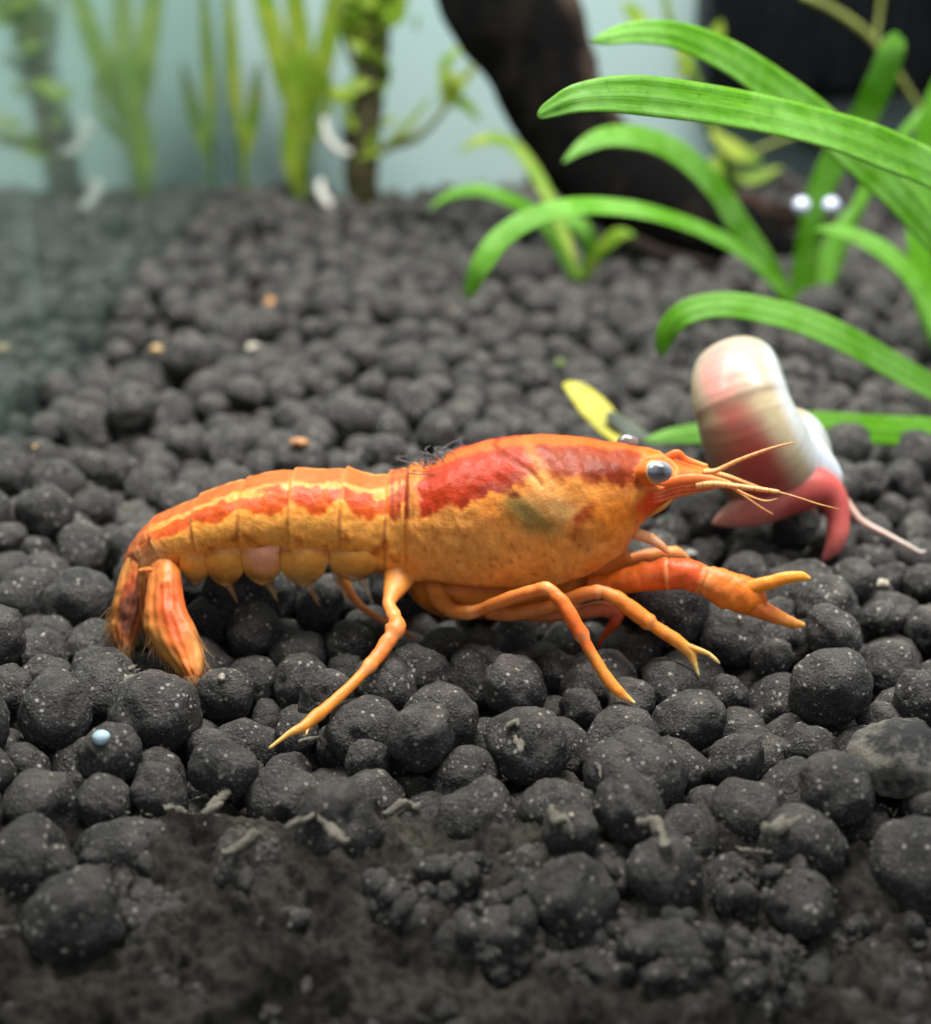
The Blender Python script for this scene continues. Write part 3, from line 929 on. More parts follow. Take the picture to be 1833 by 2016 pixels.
# eyes
def eye(px, py, Y, w, h, lab, main):
    root_c = P(px, py, Y)
    s = depth(root_c) / FPX / 2
    v, f = ico(4)
    v = v.copy()
    view = np.array((0.10, -0.93, 0.36))
    if not main:
        view = np.array((0.10, 0.80, 0.55))
    view /= np.linalg.norm(view)
    ang = np.degrees(np.arccos(np.clip(v @ view, -1, 1)))
    an = ang + (vnoise(v, 4, 90, 3) - 0.5) * 10
    c = np.repeat(lin(120, 124, 130)[None], len(v), 0)
    c = mixa(c, lin(84, 88, 94), (1 - sstep(20, 46, an)) * 0.8)
    c = mixa(c, lin(44, 44, 46), 1 - sstep(12, 20, an))
    c = mixa(c, lin(178, 182, 186), sstep(50, 75, an) * 0.8)
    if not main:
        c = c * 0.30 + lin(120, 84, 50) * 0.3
    V_ = root_c + v * np.array((w * s, w * s * 0.72, h * s))
    o = part('eye', V_, f, M['eye'], crayfish, cols=c)
    o['label'] = lab


M['eye'] = make_pigment('eye_surface', rough=0.18, sss=0.0, coat=0.8, bump_scale=120, bump=0.001, mott=0.08)
V, F, t = px_sweep([(1262, 938, 6.86, 44), (1276, 933, 6.80, 50), (1290, 930, 6.765, 50)], 16, 26)
cc = mixa(np.repeat(lin(226, 116, 44)[None], len(V), 0), lin(236, 156, 96), sstep(0.8, 1.0, t))
part('eye_stalk', V, F, M['limb'], crayfish, cols=cc)
eye(1296, 929, 6.755, 56, 44, 'glossy grey eye with a dark pupil', True)
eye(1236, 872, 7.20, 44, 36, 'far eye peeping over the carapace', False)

# antennae and antennules
ANT = [(0, (236, 178, 112)), (0.5, (230, 168, 104)), (1, (214, 150, 100))]


def feeler(name, ctrl, seed, lab, n=140, ring=0.10):
    c, u = catmull(ctrl, n)
    pts = np.array([P(*r[:3]) for r in c])
    rad = c[:, 3] * (1 + ring * np.sin(np.arange(n) * 2.1)) * 0.5 * depth(pts) / FPX
    V_, F_ = sweep(pts, rad, 10)
    t_ = np.concatenate([np.repeat(u, 10), [0, 1]])
    ks = np.concatenate([np.repeat(np.arange(n), 10), [0, n - 1]])
    cc_ = np.stack([np.interp(t_, [s[0] for s in ANT], [lin(*s[1])[k] for s in ANT]) for k in range(3)], 1)
    cc_ = mixa(cc_, lin(150, 90, 60), (ks % 9 == 0) * 0.6)
    o = part(name, V_, F_, M['limb'], crayfish, cols=cc_)
    o['label'] = lab


feeler('antenna', [(1385, 930, 6.9, 12), (1412, 926, 6.9, 10), (1450, 908, 6.88, 8), (1500, 889, 6.85, 7), (1535, 878, 6.83, 5), (1562, 871, 6.82, 2.5)], 1, 'segmented feeler raised across the snail shell')
feeler('antenna', [(1370, 955, 6.8, 15), (1410, 953, 6.78, 13), (1470, 960, 6.74, 11), (1528, 968, 6.70, 9), (1534, 969, 6.70, 4), (1570, 979, 6.68, 3.4), (1610, 992, 6.66, 3), (1650, 1002, 6.66, 2)], 2, 'stout feeler pointing forward and thinning to a thread')
feeler('antennule', [(1395, 930, 6.95, 13), (1430, 938, 6.95, 11), (1470, 952, 6.96, 8), (1510, 965, 6.97, 4)], 3, 'greyish inner feeler beside the stout one')
feeler('antennule', [(1440, 958, 6.82, 5), (1470, 974, 6.8, 4.5), (1505, 986, 6.78, 4), (1530, 982, 6.77, 2)], 4, 'short thread feeler under the snout')
feeler('antennule', [(1440, 960, 6.84, 5), (1465, 976, 6.84, 4), (1492, 995, 6.83, 3.5), (1522, 1013, 6.83, 2)], 5, 'longer thread feeler drooping under the snout')
# rostrum scales beside the feelers
for a_ in ([(1300, 955, 6.83, 16), (1350, 944, 6.81, 22), (1400, 944, 6.80, 16), (1440, 950, 6.79, 4)], [(1310, 905, 6.98, 18), (1333, 893, 6.98, 16), (1352, 905, 6.98, 12), (1392, 918, 6.97, 8)]):
    V, F, t = px_sweep(a_, 40, 14, 0.5)
    cc = mixa(np.repeat(lin(230, 118, 48)[None], len(V), 0), lin(240, 170, 96), sstep(0.5, 1.0, t))
    part('antenna_scale', V, F, M['limb'], crayfish, cols=cc)

# dark algae tuft on the shoulder of the carapace
Vs, Fs = [], []
for k in range(40):
    b0 = P(random.uniform(812, 880), random.uniform(900, 925), YC + random.uniform(0.0, 0.15))
    b0[2] = np.interp(b0[0], top[:, 0], top[:, 2]) - 0.03
    b1 = b0 + np.array((random.gauss(0.02, 0.05), random.gauss(0, .05), random.uniform(0.005, 0.045)))
    b2 = b1 + np.array((random.gauss(0.03, 0.05), random.gauss(0, .05), random.uniform(-0.03, 0.02)))
    v, f = sweep(catmull([b0, b1, b2], 7)[0], np.linspace(0.004, 0.002, 7), 4, cap=False)
    Fs += (np.array(f) + sum(len(q) for q in Vs)).tolist()
    Vs.append(v)
tag(part('algae_tuft', np.vstack(Vs), Fs, make_plain('dark_algae', (0.10, 0.10, 0.10), 0.7, 20, 0.4, 0)), 'dark grey wispy algae clinging behind the carapace', 'algae', kind='stuff')

# ------------------------------------------------------------------ snail
snail = empty('snail', G(1540, 1045, 0))
tag(snail, 'pink ramshorn snail with a cream and rose shell beside the crayfish', 'snail')
YS = 8.25
O_ = P(1478, 812, YS + 0.12)
e_up = np.array((-0.40, 0.10, 0.91))
e_up /= np.linalg.norm(e_up)
nn = np.array((0.90, -0.20, 0.40))
nn -= e_up * (nn @ e_up)
nn /= np.linalg.norm(nn)
e_f = np.cross(nn, e_up)
if e_f[1] > 0:
    e_f = -e_f
turns = np.linspace(-2 * math.pi * 1.55, R(196), 260)
grow = np.exp(0.105 * (turns - R(196)))
nv_ = 64
th = np.linspace(0, 2 * math.pi, nv_, endpoint=False)
rows, cs = [], []
for ps, g in zip(turns, grow):
    Rc, rr, ra = 0.355 * g, 0.32 * g, 0.325 * g ** 0.8
    lipf = 1 + 0.10 * sstep(R(165), R(196), ps)
    ce = O_ + Rc * (math.cos(ps) * e_up + math.sin(ps) * e_f)
    rd = math.cos(ps) * e_up + math.sin(ps) * e_f
    step = 1 - 0.020 * sstep(R(60), R(66), ps) + 0.020 * sstep(R(64), R(110), ps)
    c_, s_ = np.cos(th), np.sin(th)
    rows.append(ce + (np.sign(c_) * np.abs(c_) ** 0.86 * rr * lipf * step)[:, None] * rd + (np.sign(s_) * np.abs(s_) ** 0.90 * ra * lipf * step)[:, None] * nn)
    cs.append(np.stack([np.full(nv_, ps), c_, s_], 1))
V = np.vstack(rows)
q = np.vstack(cs)
psd = np.degrees(q[:, 0])
side = q[:, 2]
nz = vnoise(V, 4, 101, 4) - 0.5
cc = np.repeat(lin(186, 172, 146)[None], len(V), 0)
cc = mixa(cc, lin(188, 172, 152), sstep(-20, 30, psd) * (1 - sstep(40, 70, psd)))
cc = mixa(cc, lin(228, 150, 138), blob(psd + nz * 40, side + nz * 0.5, 42, -0.10, 34, 0.40, 0, 0.6) * 0.9)
cc = mixa(cc, lin(198, 186, 154), sstep(-0.4, -0.8, side + nz * 0.3) * 0.0 + sstep(0.45, 0.85, -side + nz * 0.3) * 0.8)
late = sstep(62, 66, psd)
cc = mixa(cc, lin(186, 172, 138), late * 0.85)
cc = mixa(cc, lin(194, 178, 142), late * sstep(0.2, 0.6, side + nz * 0.4) * (1 - sstep(95, 125, psd)))
cc = mixa(cc, lin(176, 70, 64), late * blob(psd + nz * 50, side + nz * 0.6, 118, -0.02, 46, 0.52, 0, 0.5) * 0.95)
cc = mixa(cc, lin(130, 92, 66), late * sstep(0.35, 0.75, -side + nz * 0.3) * sstep(75, 110, psd) * 0.8)
cc = mixa(cc, lin(140, 70, 60), sstep(135, 165, psd) * (1 - sstep(0.55, 0.8, side)) * 0.7)
cc = mixa(cc, lin(120, 86, 62), np.exp(-((psd - 63.5 + nz * 3) / 1.4) ** 2) * 0.8 * (side < 0.9))
cc = mixa(cc, lin(206, 216, 222), sstep(0.72, 0.95, side) * 0.7)
gl_ = vnoise(np.stack([psd / 3.2, side * 0.6, psd * 0], 1), 1.0, 120, 2)
cc = cc * (1 - 0.16 * sstep(0.52, 0.75, gl_))[:, None]
V = V + (V - O_) * ((gl_ - 0.5) * 0.012)[:, None]
shell = part('shell', V, grid_faces(len(turns), nv_), M['snail_shell'], snail, cols=cc)
md = shell.modifiers.new('thickness', 'SOLIDIFY')
md.thickness = 0.025
md.offset = -1
shell['label'] = 'coiled cream and rose shell seen edge on'
SN = [V]


def snail_part(name, ctrl, stops, n=70, nv=28, flat=1.0, lab=None, seed=0):
    V_, F_, t_ = px_sweep(ctrl, n, nv, flat)
    tw = t_ + (vnoise(V_, 6, seed, 3) - 0.5) * 0.15
    cc_ = np.stack([np.interp(tw, [s[0] for s in stops], [lin(*s[1])[k] for s in stops]) for k in range(3)], 1)
    o = part(name, V_, F_, M['snail_skin'], snail, cols=cc_)
    if lab:
        o['label'] = lab
    SN.append(V_)
    return o


snail_part('foot', [(1402, 1030, 8.02, 5), (1424, 1022, 8.00, 34), (1460, 1008, 7.98, 66), (1505, 990, 7.98, 84), (1555, 968, 8.00, 92), (1606, 960, 8.02, 84), (1638, 982, 8.00, 62), (1650, 1018, 7.95, 46), (1649, 1050, 7.91, 42), (1640, 1076, 7.89, 34), (1626, 1096, 7.88, 17), (1618, 1105, 7.88, 5)],
           [(0, (226, 176, 160)), (0.2, (210, 130, 118)), (0.35, (180, 78, 72)), (0.55, (198, 84, 76)), (0.7, (216, 108, 100)), (0.85, (212, 118, 112)), (1, (216, 150, 146))], lab='pink foot and head curling down over a soil granule', seed=5)
snail_part('tentacle', [(1640, 962, 8.14, 22), (1662, 985, 8.10, 20), (1694, 1024, 8.04, 15), (1742, 1050, 7.98, 11), (1790, 1075, 7.90, 8), (1812, 1087, 7.87, 7), (1822, 1084, 7.86, 4)],
           [(0, (224, 170, 150)), (0.4, (206, 190, 176)), (1, (196, 190, 184))], nv=14, lab='long pale tentacle reaching over the soil', seed=7)
snail_part('tentacle', [(1560, 990, 8.02, 10), (1590, 1000, 7.97, 7), (1612, 1012, 7.95, 3)], [(0, (190, 80, 76)), (1, (214, 130, 124))], nv=10, lab='short tentacle folded under the shell', seed=8)
# pale flared lip beside the mouth of the shell
V, F, t = px_sweep([(1598, 846, 8.16, 8), (1612, 880, 8.10, 26), (1628, 915, 8.06, 40), (1640, 945, 8.04, 44), (1652, 962, 8.04, 20)], 40, 20, 0.4)
cc = mixa(np.repeat(lin(208, 218, 226)[None], len(V), 0), lin(226, 216, 206), sstep(0.7, 1, t))
part('shell_lip', V, F, M['snail_shell'], snail, cols=cc)['label'] = 'bluish white rim of the shell mouth'
SN.append(V)


# ------------------------------------------------------------------ strap leaved plants
def leaf_mesh(ctrl, N=(0, -0.80, 0.60), nu=64, nc=9, curl=0.18, thick=0.011, seed=0):
    """ctrl rows: px, py, Y, width in px, from base to tip or tip to base."""
    c, u = catmull(ctrl, nu)
    pts = np.array([P(*r[:3]) for r in c])
    half = np.maximum(c[:, 3], 0.8) * 0.5 * depth(pts) / FPX
    tan = np.gradient(pts, axis=0)
    tan /= np.linalg.norm(tan, axis=1)[:, None]
    Nv = np.array(N, float)
    Nn = Nv[None] - tan * (tan @ Nv)[:, None]
    Nn /= np.linalg.norm(Nn, axis=1)[:, None] + 1e-9
    B_ = np.cross(tan, Nn)
    b = np.linspace(-1, 1, nc)
    wav = (vnoise(np.stack([u * 6, np.full(nu, seed * 3.7), np.zeros(nu)], 1), 1, seed, 2) - 0.5) * 0.25
    prof = curl * (b ** 2)
    off = half[:, None] * (prof[None] + wav[:, None] * b[None])
    mid = pts[:, None] + B_[:, None] * (half[:, None] * b[None])[..., None] + Nn[:, None] * off[..., None]
    th_ = thick * (1 - 0.8 * np.abs(b) ** 2) * (1 + 1.2 * np.exp(-(b / 0.18) ** 2))
    th_ = np.minimum(th_[None], half[:, None] * 0.4)
    up_ = (mid + Nn[:, None] * th_[..., None]).reshape(-1, 3)
    dn = (mid - Nn[:, None] * th_[..., None]).reshape(-1, 3)
    n_ = nu * nc
    f1 = grid_faces(nu, nc, False)
    F_ = f1.tolist() + (f1[:, ::-1] + n_).tolist()
    rim = [i * nc for i in range(nu)] + [(nu - 1) * nc + j for j in range(1, nc)] + [i * nc + nc - 1 for i in range(nu - 2, -1, -1)] + list(range(nc - 2, 0, -1))
    F_ += [(rim[i], rim[(i + 1) % len(rim)], rim[(i + 1) % len(rim)] + n_, rim[i] + n_) for i in range(len(rim))]
    ln = np.concatenate([[0], np.cumsum(np.linalg.norm(np.diff(pts, axis=0), axis=1))])
    uv = np.stack([np.repeat(ln, nc) + seed * 3.1, np.tile((b + 1) / 2, nu)], 1)
    return np.vstack([up_, dn]), F_, np.vstack([uv, uv])


def leaf(root, ctrl, mat='leaf', seed=0, name='leaf', **kw):
    V_, F_, uv = leaf_mesh(ctrl, seed=seed, **kw)
    return part(name, V_, F_, M[mat], root, uvs=uv)


# rosette standing behind the snail
ros = empty('strap_leaf_plant', G(1575, 600, -0.05))
tag(ros, 'bright green grass-like plant rooted beside the driftwood, leaves arching over the soil', 'plant', 'strap leaved aquarium plants')
leaf(ros, [(1548, 600, 13.9, 24), (1538, 570, 13.8, 40), (1502, 513, 13.6, 52), (1453, 446, 13.3, 60), (1405, 372, 13.0, 62), (1345, 313, 12.7, 62), (1275, 277, 12.4, 52), (1200, 270, 12.2, 44), (1150, 288, 12.1, 30), (1108, 320, 12.0, 3)], seed=1)
leaf(ros, [(1570, 604, 13.9, 24), (1530, 565, 13.6, 40), (1464, 502, 13.1, 46), (1399, 464, 12.7, 48), (1329, 436, 12.3, 47), (1248, 415, 11.9, 46), (1145, 408, 11.5, 46), (1059, 426, 11.3, 46), (989, 468, 11.2, 46), (948, 522, 11.1, 44), (928, 568, 11.1, 30), (922, 590, 11.1, 4)], seed=2, N=(0, -0.7, 0.72))
leaf(ros, [(1580, 604, 13.9, 40), (1578, 580, 13.9, 50), (1584, 513, 13.9, 52), (1600, 421, 13.9, 54), (1626, 346, 13.9, 58), (1664, 284, 13.9, 62), (1700, 226, 13.9, 64), (1729, 162, 13.8, 66), (1752, 104, 13.7, 58), (1766, 74, 13.7, 34), (1770, 68, 13.7, 8)], seed=3, N=(0.25, -0.9, 0.3))
leaf(ros, [(1606, 604, 14.1, 24), (1632, 545, 14.2, 30), (1660, 472, 14.3, 28), (1690, 404, 14.4, 26), (1722, 342, 14.5, 24), (1790, 250, 14.6, 20), (1840, 190, 14.7, 4)], seed=4)
leaf(ros, [(1596, 606, 14.0, 20), (1612, 560, 14.1, 44), (1632, 500, 14.2, 40), (1660, 440, 14.3, 30), (1700, 390, 14.4, 4)], seed=5)

# rosette outside the picture whose leaves reach in
ros2 = empty('strap_leaf_plant', (4.6, 11.2, -0.05))
tag(ros2, 'large grass-like plant arching long green leaves over the snail', 'plant', 'strap leaved aquarium plants')
leaf(ros2, [(2140, 830, 10.6, 30), (2110, 660, 10.2, 50), (2040, 510, 9.7, 66), (1945, 412, 9.2, 80), (1850, 348, 8.8, 88), (1760, 306, 8.5, 92), (1650, 266, 8.3, 92), (1500, 228, 8.0, 92), (1350, 202, 7.8, 88), (1230, 190, 7.7, 82), (1140, 196, 7.6, 64), (1090, 214, 7.6, 42), (1066, 226, 7.6, 24), (1058, 230, 7.6, 6)], seed=6, N=(0, -0.82, 0.57))
leaf(ros2, [(2090, 820, 11.0, 30), (2020, 690, 10.7, 46), (1930, 560, 10.5, 60), (1833, 460, 10.3, 66), (1761, 380, 10.2, 72), (1680, 305, 10.1, 80), (1590, 226, 9.9, 84), (1500, 160, 9.7, 84), (1420, 108, 9.5, 72), (1330, 72, 9.4, 58), (1250, 66, 9.3, 48), (1195, 76, 9.2, 32), (1162, 82, 9.2, 4)], seed=7, N=(0, -0.85, 0.52))
leaf(ros2, [(2060, 840, 10.9, 30), (1990, 800, 10.8, 46), (1900, 790, 10.6, 56), (1833, 764, 10.4, 60), (1758, 724, 10.2, 64), (1674, 676, 10.0, 64), (1590, 638, 9.9, 62), (1506, 614, 9.8, 58), (1422, 602, 9.75, 54), (1352, 616, 9.7, 52), (1316, 650, 9.7, 44), (1304, 686, 9.7, 26), (1302, 702, 9.7, 5)], seed=8, N=(0, -0.75, 0.66))
leaf(ros2, [(2070, 850, 10.6, 34), (1960, 856, 10.3, 56), (1833, 852, 10.0, 66), (1702, 846, 9.8, 66), (1596, 838, 9.7, 60), (1500, 842, 9.6, 58), (1400, 852, 9.6, 50), (1330, 858, 9.6, 36), (1290, 864, 9.6, 22), (1270, 868, 9.6, 4)], seed=9, N=(0, -0.7, 0.7), curl=0.1)
leaf(ros2, [(2050, 780, 11.6, 26), (1930, 720, 11.9, 36), (1850, 640, 12.1, 40), (1820, 585, 12.2, 40), (1780, 530, 12.3, 40), (1728, 488, 12.4, 38), (1669, 460, 12.5, 30), (1625, 452, 12.6, 16), (1605, 454, 12.6, 3)], seed=10)
leaf(ros2, [(1990, 860, 11.9, 30), (1870, 700, 12.2, 50), (1826, 600, 12.4, 56), (1808, 480, 12.6, 54), (1806, 380, 12.8, 54), (1822, 270, 12.9, 52), (1850, 170, 13.0, 40), (1880, 90, 13.0, 4)], seed=11, N=(0.2, -0.95, 0.2))
leaf(ros2, [(2080, 830, 12.2, 26), (1960, 640, 12.8, 40), (1880, 480, 13.2, 50), (1838, 330, 13.4, 52), (1830, 230, 13.5, 40), (1828, 180, 13.5, 4)], seed=12)

# seedling in front of the wood
ros3 = empty('strap_leaf_plant', G(1140, 545, -0.05))
tag(ros3, 'small pale green seedling sprouting at the foot of the driftwood', 'plant', 'strap leaved aquarium plants')
leaf(ros3, [(1130, 548, 15.3, 14), (1090, 470, 15.2, 24), (1055, 425, 15.1, 28), (1021, 402, 15.0, 28), (951, 376, 14.9, 26), (892, 382, 14.8, 20), (845, 410, 14.7, 3)], seed=13)
leaf(ros3, [(1138, 548, 15.3, 12), (1110, 460, 15.6, 22), (1080, 390, 15.9, 26), (1040, 320, 16.2, 26), (1000, 280, 16.4, 26), (950, 276, 16.4, 24), (902, 300, 16.4, 3)], seed=14, mat='leaf_back')
leaf(ros3, [(1146, 550, 15.3, 14), (1160, 500, 15.3, 26), (1150, 455, 15.2, 34), (1118, 430, 15.2, 20), (1108, 424, 15.2, 3)], seed=15)
leaf(ros3, [(1150, 552, 15.3, 12), (1178, 500, 15.2, 26), (1215, 465, 15.1, 30), (1250, 462, 15.0, 4)], seed=16, mat='leaf_back')

# yellowed leaf lying on the soil behind the crayfish
V_, F_, uv = leaf_mesh([(1250, 872, 9.75, 34), (1225, 862, 9.8, 46), (1200, 838, 9.9, 58), (1165, 800, 10.05, 60), (1135, 768, 10.2, 44), (1112, 755, 10.3, 14)], N=(0.2, -0.7, 0.7), seed=17, curl=0.1)
tag(part('fallen_leaf', V_, F_, M['leaf_yellow'], None, uvs=uv), 'yellowed dying leaf propped up behind the crayfish head', 'leaf')
V_, F_, uv = leaf_mesh([(1196, 815, 9.9, 20), (1222, 834, 9.86, 34), (1250, 852, 9.8, 34), (1280, 868, 9.75, 20), (1296, 876, 9.7, 3)], N=(0.2, -0.7, 0.7), seed=18, curl=0.1)
tag(part('fallen_leaf', V_, F_, M['leaf_rot'], None, uvs=uv), 'grey rotting leaf shred beside the yellowed leaf', 'leaf')


# ------------------------------------------------------------------ stem plants at the back
def sprigs(n, xr, yr, Y, seed):
    q_ = random.Random(seed)
    out_ = []
    for _ in range(n):
        x0, y0 = q_.uniform(*xr), q_.uniform(*yr)
        a_, l_ = q_.uniform(-2.8, -0.3), q_.uniform(28, 60)
        yy_ = Y + q_.uniform(-0.5, 0.3)
        out_.append([(x0, y0, yy_, 6), (x0 + 0.5 * l_ * math.cos(a_), y0 + 0.5 * l_ * math.sin(a_), yy_ - 0.1, q_.uniform(14, 26)), (x0 + l_ * math.cos(a_), y0 + l_ * math.sin(a_) + 6, yy_ - 0.15, 3)])
    return out_


def stem_plant(label, group, stem, branches, leaves, stem_mat, seed):
    b0 = P(*stem[0][:3])
    root = empty('stem_plant', b0)
    tag(root, label, 'plant', group)
    V1, F1, _ = px_sweep(stem, 40, 12)
    st_o = part('stem', V1 + (vnoise(V1, 3, seed, 3) - 0.5)[:, None] * 0.12, F1, stem_mat, root)
    for k, b in enumerate(branches):
        V1, F1, _ = px_sweep(b, 26, 8)
        part('branch', V1, F1, M['leaf_stalk'], root)
    for k, l in enumerate(leaves):
        leaf(root, [(*r_[:3], r_[3] * 1.0) for r_ in l], 'leaf_back', seed + k, nu=30, nc=7)
    return root


M['leaf_stalk'] = make_plain('green_stalk', (0.17, 0.20, 0.04), 0.5, 4, 0.4, 0.02)
M['stem_dark'] = make_plain('dark_stem', (0.060, 0.052, 0.016), 0.8, 1.2, 0.7, 0.05)
M['stem_green'] = make_plain('green_stem', (0.10, 0.17, 0.02), 0.6, 3, 0.4, 0.04)
stem_plant('dark stemmed plant with yellow green side shoots before the back pane', 'stem plants along the back pane',
           [(716, 412, 19.6, 64), (712, 330, 19.6, 72), (716, 250, 19.6, 74), (726, 180, 19.6, 62), (734, 100, 19.6, 64), (742, 30, 19.6, 60), (750, -60, 19.6, 50)],
           [[(745, 300, 19.5, 16), (780, 282, 19.4, 18), (830, 262, 19.3, 14), (866, 226, 19.2, 12), (890, 190, 19.2, 10)],
            [(880, 205, 19.2, 12), (905, 165, 19.2, 12), (935, 130, 19.2, 8)],
            [(730, 150, 19.5, 14), (695, 120, 19.4, 14), (668, 40, 19.3, 12), (655, -20, 19.3, 8)],
            [(740, 40, 19.5, 14), (780, 10, 19.4, 16), (810, -40, 19.3, 14)]],
           [[(872, 212, 19.2, 16), (886, 190, 19.2, 34), (895, 165, 19.15, 40), (880, 140, 19.1, 4)], [(880, 200, 19.2, 12), (915, 205, 19.2, 26), (945, 240, 19.2, 4)],
            [(880, 190, 19.2, 10), (920, 150, 19.2, 18), (945, 95, 19.2, 3)], [(870, 190, 19.2, 10), (880, 120, 19.3, 22), (930, 90, 19.3, 3)],
            [(770, 290, 19.4, 10), (800, 278, 19.4, 24), (830, 274, 19.4, 4)], [(760, 285, 19.4, 8), (800, 250, 19.3, 16), (850, 190, 19.3, 4)],
            [(735, 160, 19.4, 14), (700, 170, 19.3, 34), (668, 200, 19.2, 5)], [(735, 120, 19.4, 14), (690, 60, 19.3, 34), (660, 10, 19.2, 5)],
            [(745, 60, 19.4, 14), (700, 30, 19.3, 40), (690, -30, 19.2, 10)], [(750, 50, 19.4, 14), (780, 30, 19.3, 40), (800, -30, 19.3, 8)],
            [(690, 210, 19.3, 10), (665, 190, 19.2, 26), (652, 165, 19.2, 4)], [(715, 260, 19.4, 10), (690, 240, 19.3, 26), (670, 215, 19.2, 4)],
            [(760, 20, 19.4, 14), (725, 0, 19.2, 44), (700, -40, 19.2, 10)]] + sprigs(34, (690, 770), (-20, 330), 19.5, 9) + sprigs(16, (660, 820), (-40, 60), 19.5, 10), M['stem_dark'], 200)
stem_plant('upright green plant forking into broad blades before the back pane', 'stem plants along the back pane',
           [(596, 392, 20.3, 22), (600, 340, 20.3, 24), (604, 290, 20.3, 26), (608, 240, 20.3, 24)], [],
           [[(605, 260, 20.3, 20), (570, 180, 20.3, 44), (545, 90, 20.3, 46), (520, 0, 20.3, 40), (500, -70, 20.3, 8)],
            [(606, 260, 20.3, 20), (600, 160, 20.25, 40), (588, 60, 20.25, 44), (572, -60, 20.2, 30)],
            [(608, 255, 20.3, 18), (628, 160, 20.2, 38), (650, 60, 20.2, 42), (672, -60, 20.2, 30)],
            [(604, 300, 20.3, 14), (585, 230, 20.2, 34), (572, 150, 20.2, 30), (560, 100, 20.2, 5)],
            [(596, 395, 20.3, 14), (580, 345, 20.2, 34), (572, 280, 20.2, 36), (565, 200, 20.2, 10)],
            [(600, 300, 20.3, 10), (640, 230, 20.1, 20), (650, 150, 20.1, 10)]], M['stem_green'], 230)
stem_plant('thin yellowish sprig standing behind the driftwood', 'stem plants along the back pane',
           [(1470, 400, 18.6, 18), (1430, 330, 18.6, 24), (1390, 240, 18.6, 26), (1365, 150, 18.6, 22), (1330, 60, 18.6, 16), (1290, -40, 18.6, 12)],
           [[(1470, 305, 18.6, 12), (1530, 280, 18.5, 12), (1580, 262, 18.4, 10)], [(1580, -10, 18.0, 18), (1650, 25, 18.0, 18), (1720, 80, 18.0, 16), (1790, 180, 18.0, 12), (1860, 300, 18.0, 8)], [(1740, -40, 18.1, 10), (1730, 40, 18.1, 10), (1722, 90, 18.0, 8)]],
           [[(1280, 60, 18.5, 10), (1250, 30, 18.5, 34), (1225, 5, 18.5, 6)], [(1330, 90, 18.5, 10), (1350, 130, 18.5, 34), (1330, 150, 18.5, 5)], [(1390, 240, 18.5, 14), (1360, 200, 18.4, 40), (1310, 170, 18.4, 4)],
            [(1400, 260, 18.5, 14), (1450, 300, 18.4, 40), (1500, 320, 18.4, 4)], [(1420, 300, 18.5, 14), (1400, 350, 18.4, 40), (1390, 380, 18.4, 4)], [(1430, 330, 18.5, 12), (1480, 350, 18.4, 30), (1540, 330, 18.4, 4)],
            [(1390, 110, 18.5, 10), (1410, 70, 18.5, 30), (1420, 40, 18.5, 5)]], M['stem_green'], 260)
stem_plant('faint narrow plant close to the side pane', 'stem plants along the back pane',
           [(480, 385, 20.9, 16), (478, 330, 20.9, 18), (474, 260, 20.9, 18)], [],
           [[(474, 280, 20.9, 14), (462, 180, 20.9, 26), (455, 60, 20.9, 24), (450, -40, 20.9, 8)], [(478, 330, 20.9, 14), (500, 220, 20.9, 28), (510, 120, 20.9, 5)]], M['stem_green'], 290)

# two pale curved clips on the dark stem
for k, (pts_, lab) in enumerate((([(642, 232, 19.4, 13), (640, 252, 19.35, 16), (648, 275, 19.3, 17), (668, 296, 19.3, 17), (690, 300, 19.35, 13)], 'pale curved plastic clip halfway up the dark stem'),
                                 ([(632, 355, 19.3, 14), (630, 374, 19.25, 18), (642, 396, 19.2, 19), (660, 412, 19.2, 17), (668, 420, 19.3, 12)], 'pale curved plastic clip at the foot of the dark stem'))):
    V_, F_, _ = px_sweep(pts_, 30, 12, 0.7)
    tag(part('plant_clip', V_, F_, M.setdefault('clip', make_plain('pale_plastic', (0.62, 0.62, 0.55), 0.4, 5, 0.1, 0))), lab, 'clip', 'plant clips')


# ------------------------------------------------------------------ driftwood
def make_wood():
    m, nt, b = material('waterlogged_wood')
    geo = node(nt, 'ShaderNodeNewGeometry')
    mp = node(nt, 'ShaderNodeMapping')
    mp.inputs['Scale'].default_value = (3.0, 3.0, 0.7)
    mp.inputs['Rotation'].default_value = (0, R(25), 0)
    nt.links.new(geo.outputs['Position'], mp.inputs[0])
    g = noise_n(nt, mp.outputs[0], 2.0, 6, 0.7)
    at = node(nt, 'ShaderNodeAttribute', attribute_name='pigment')
    f = ramp(nt, g, [(0.3, 0.5), (0.7, 1.4)])
    nt.links.new(mixc(nt, 1.0, at.outputs['Color'], f, 'MULTIPLY'), b.inputs['Base Color'])
    b.inputs['Roughness'].default_value = 0.75
    b.inputs['Specular IOR Level'].default_value = 0.10
    bump_n(nt, b, math_n(nt, 'ADD', g, math_n(nt, 'MULTIPLY', noise_n(nt, mp.outputs[0], 9.0, 5, 0.75), 0.5)), 1.0, 0.25)
    return m


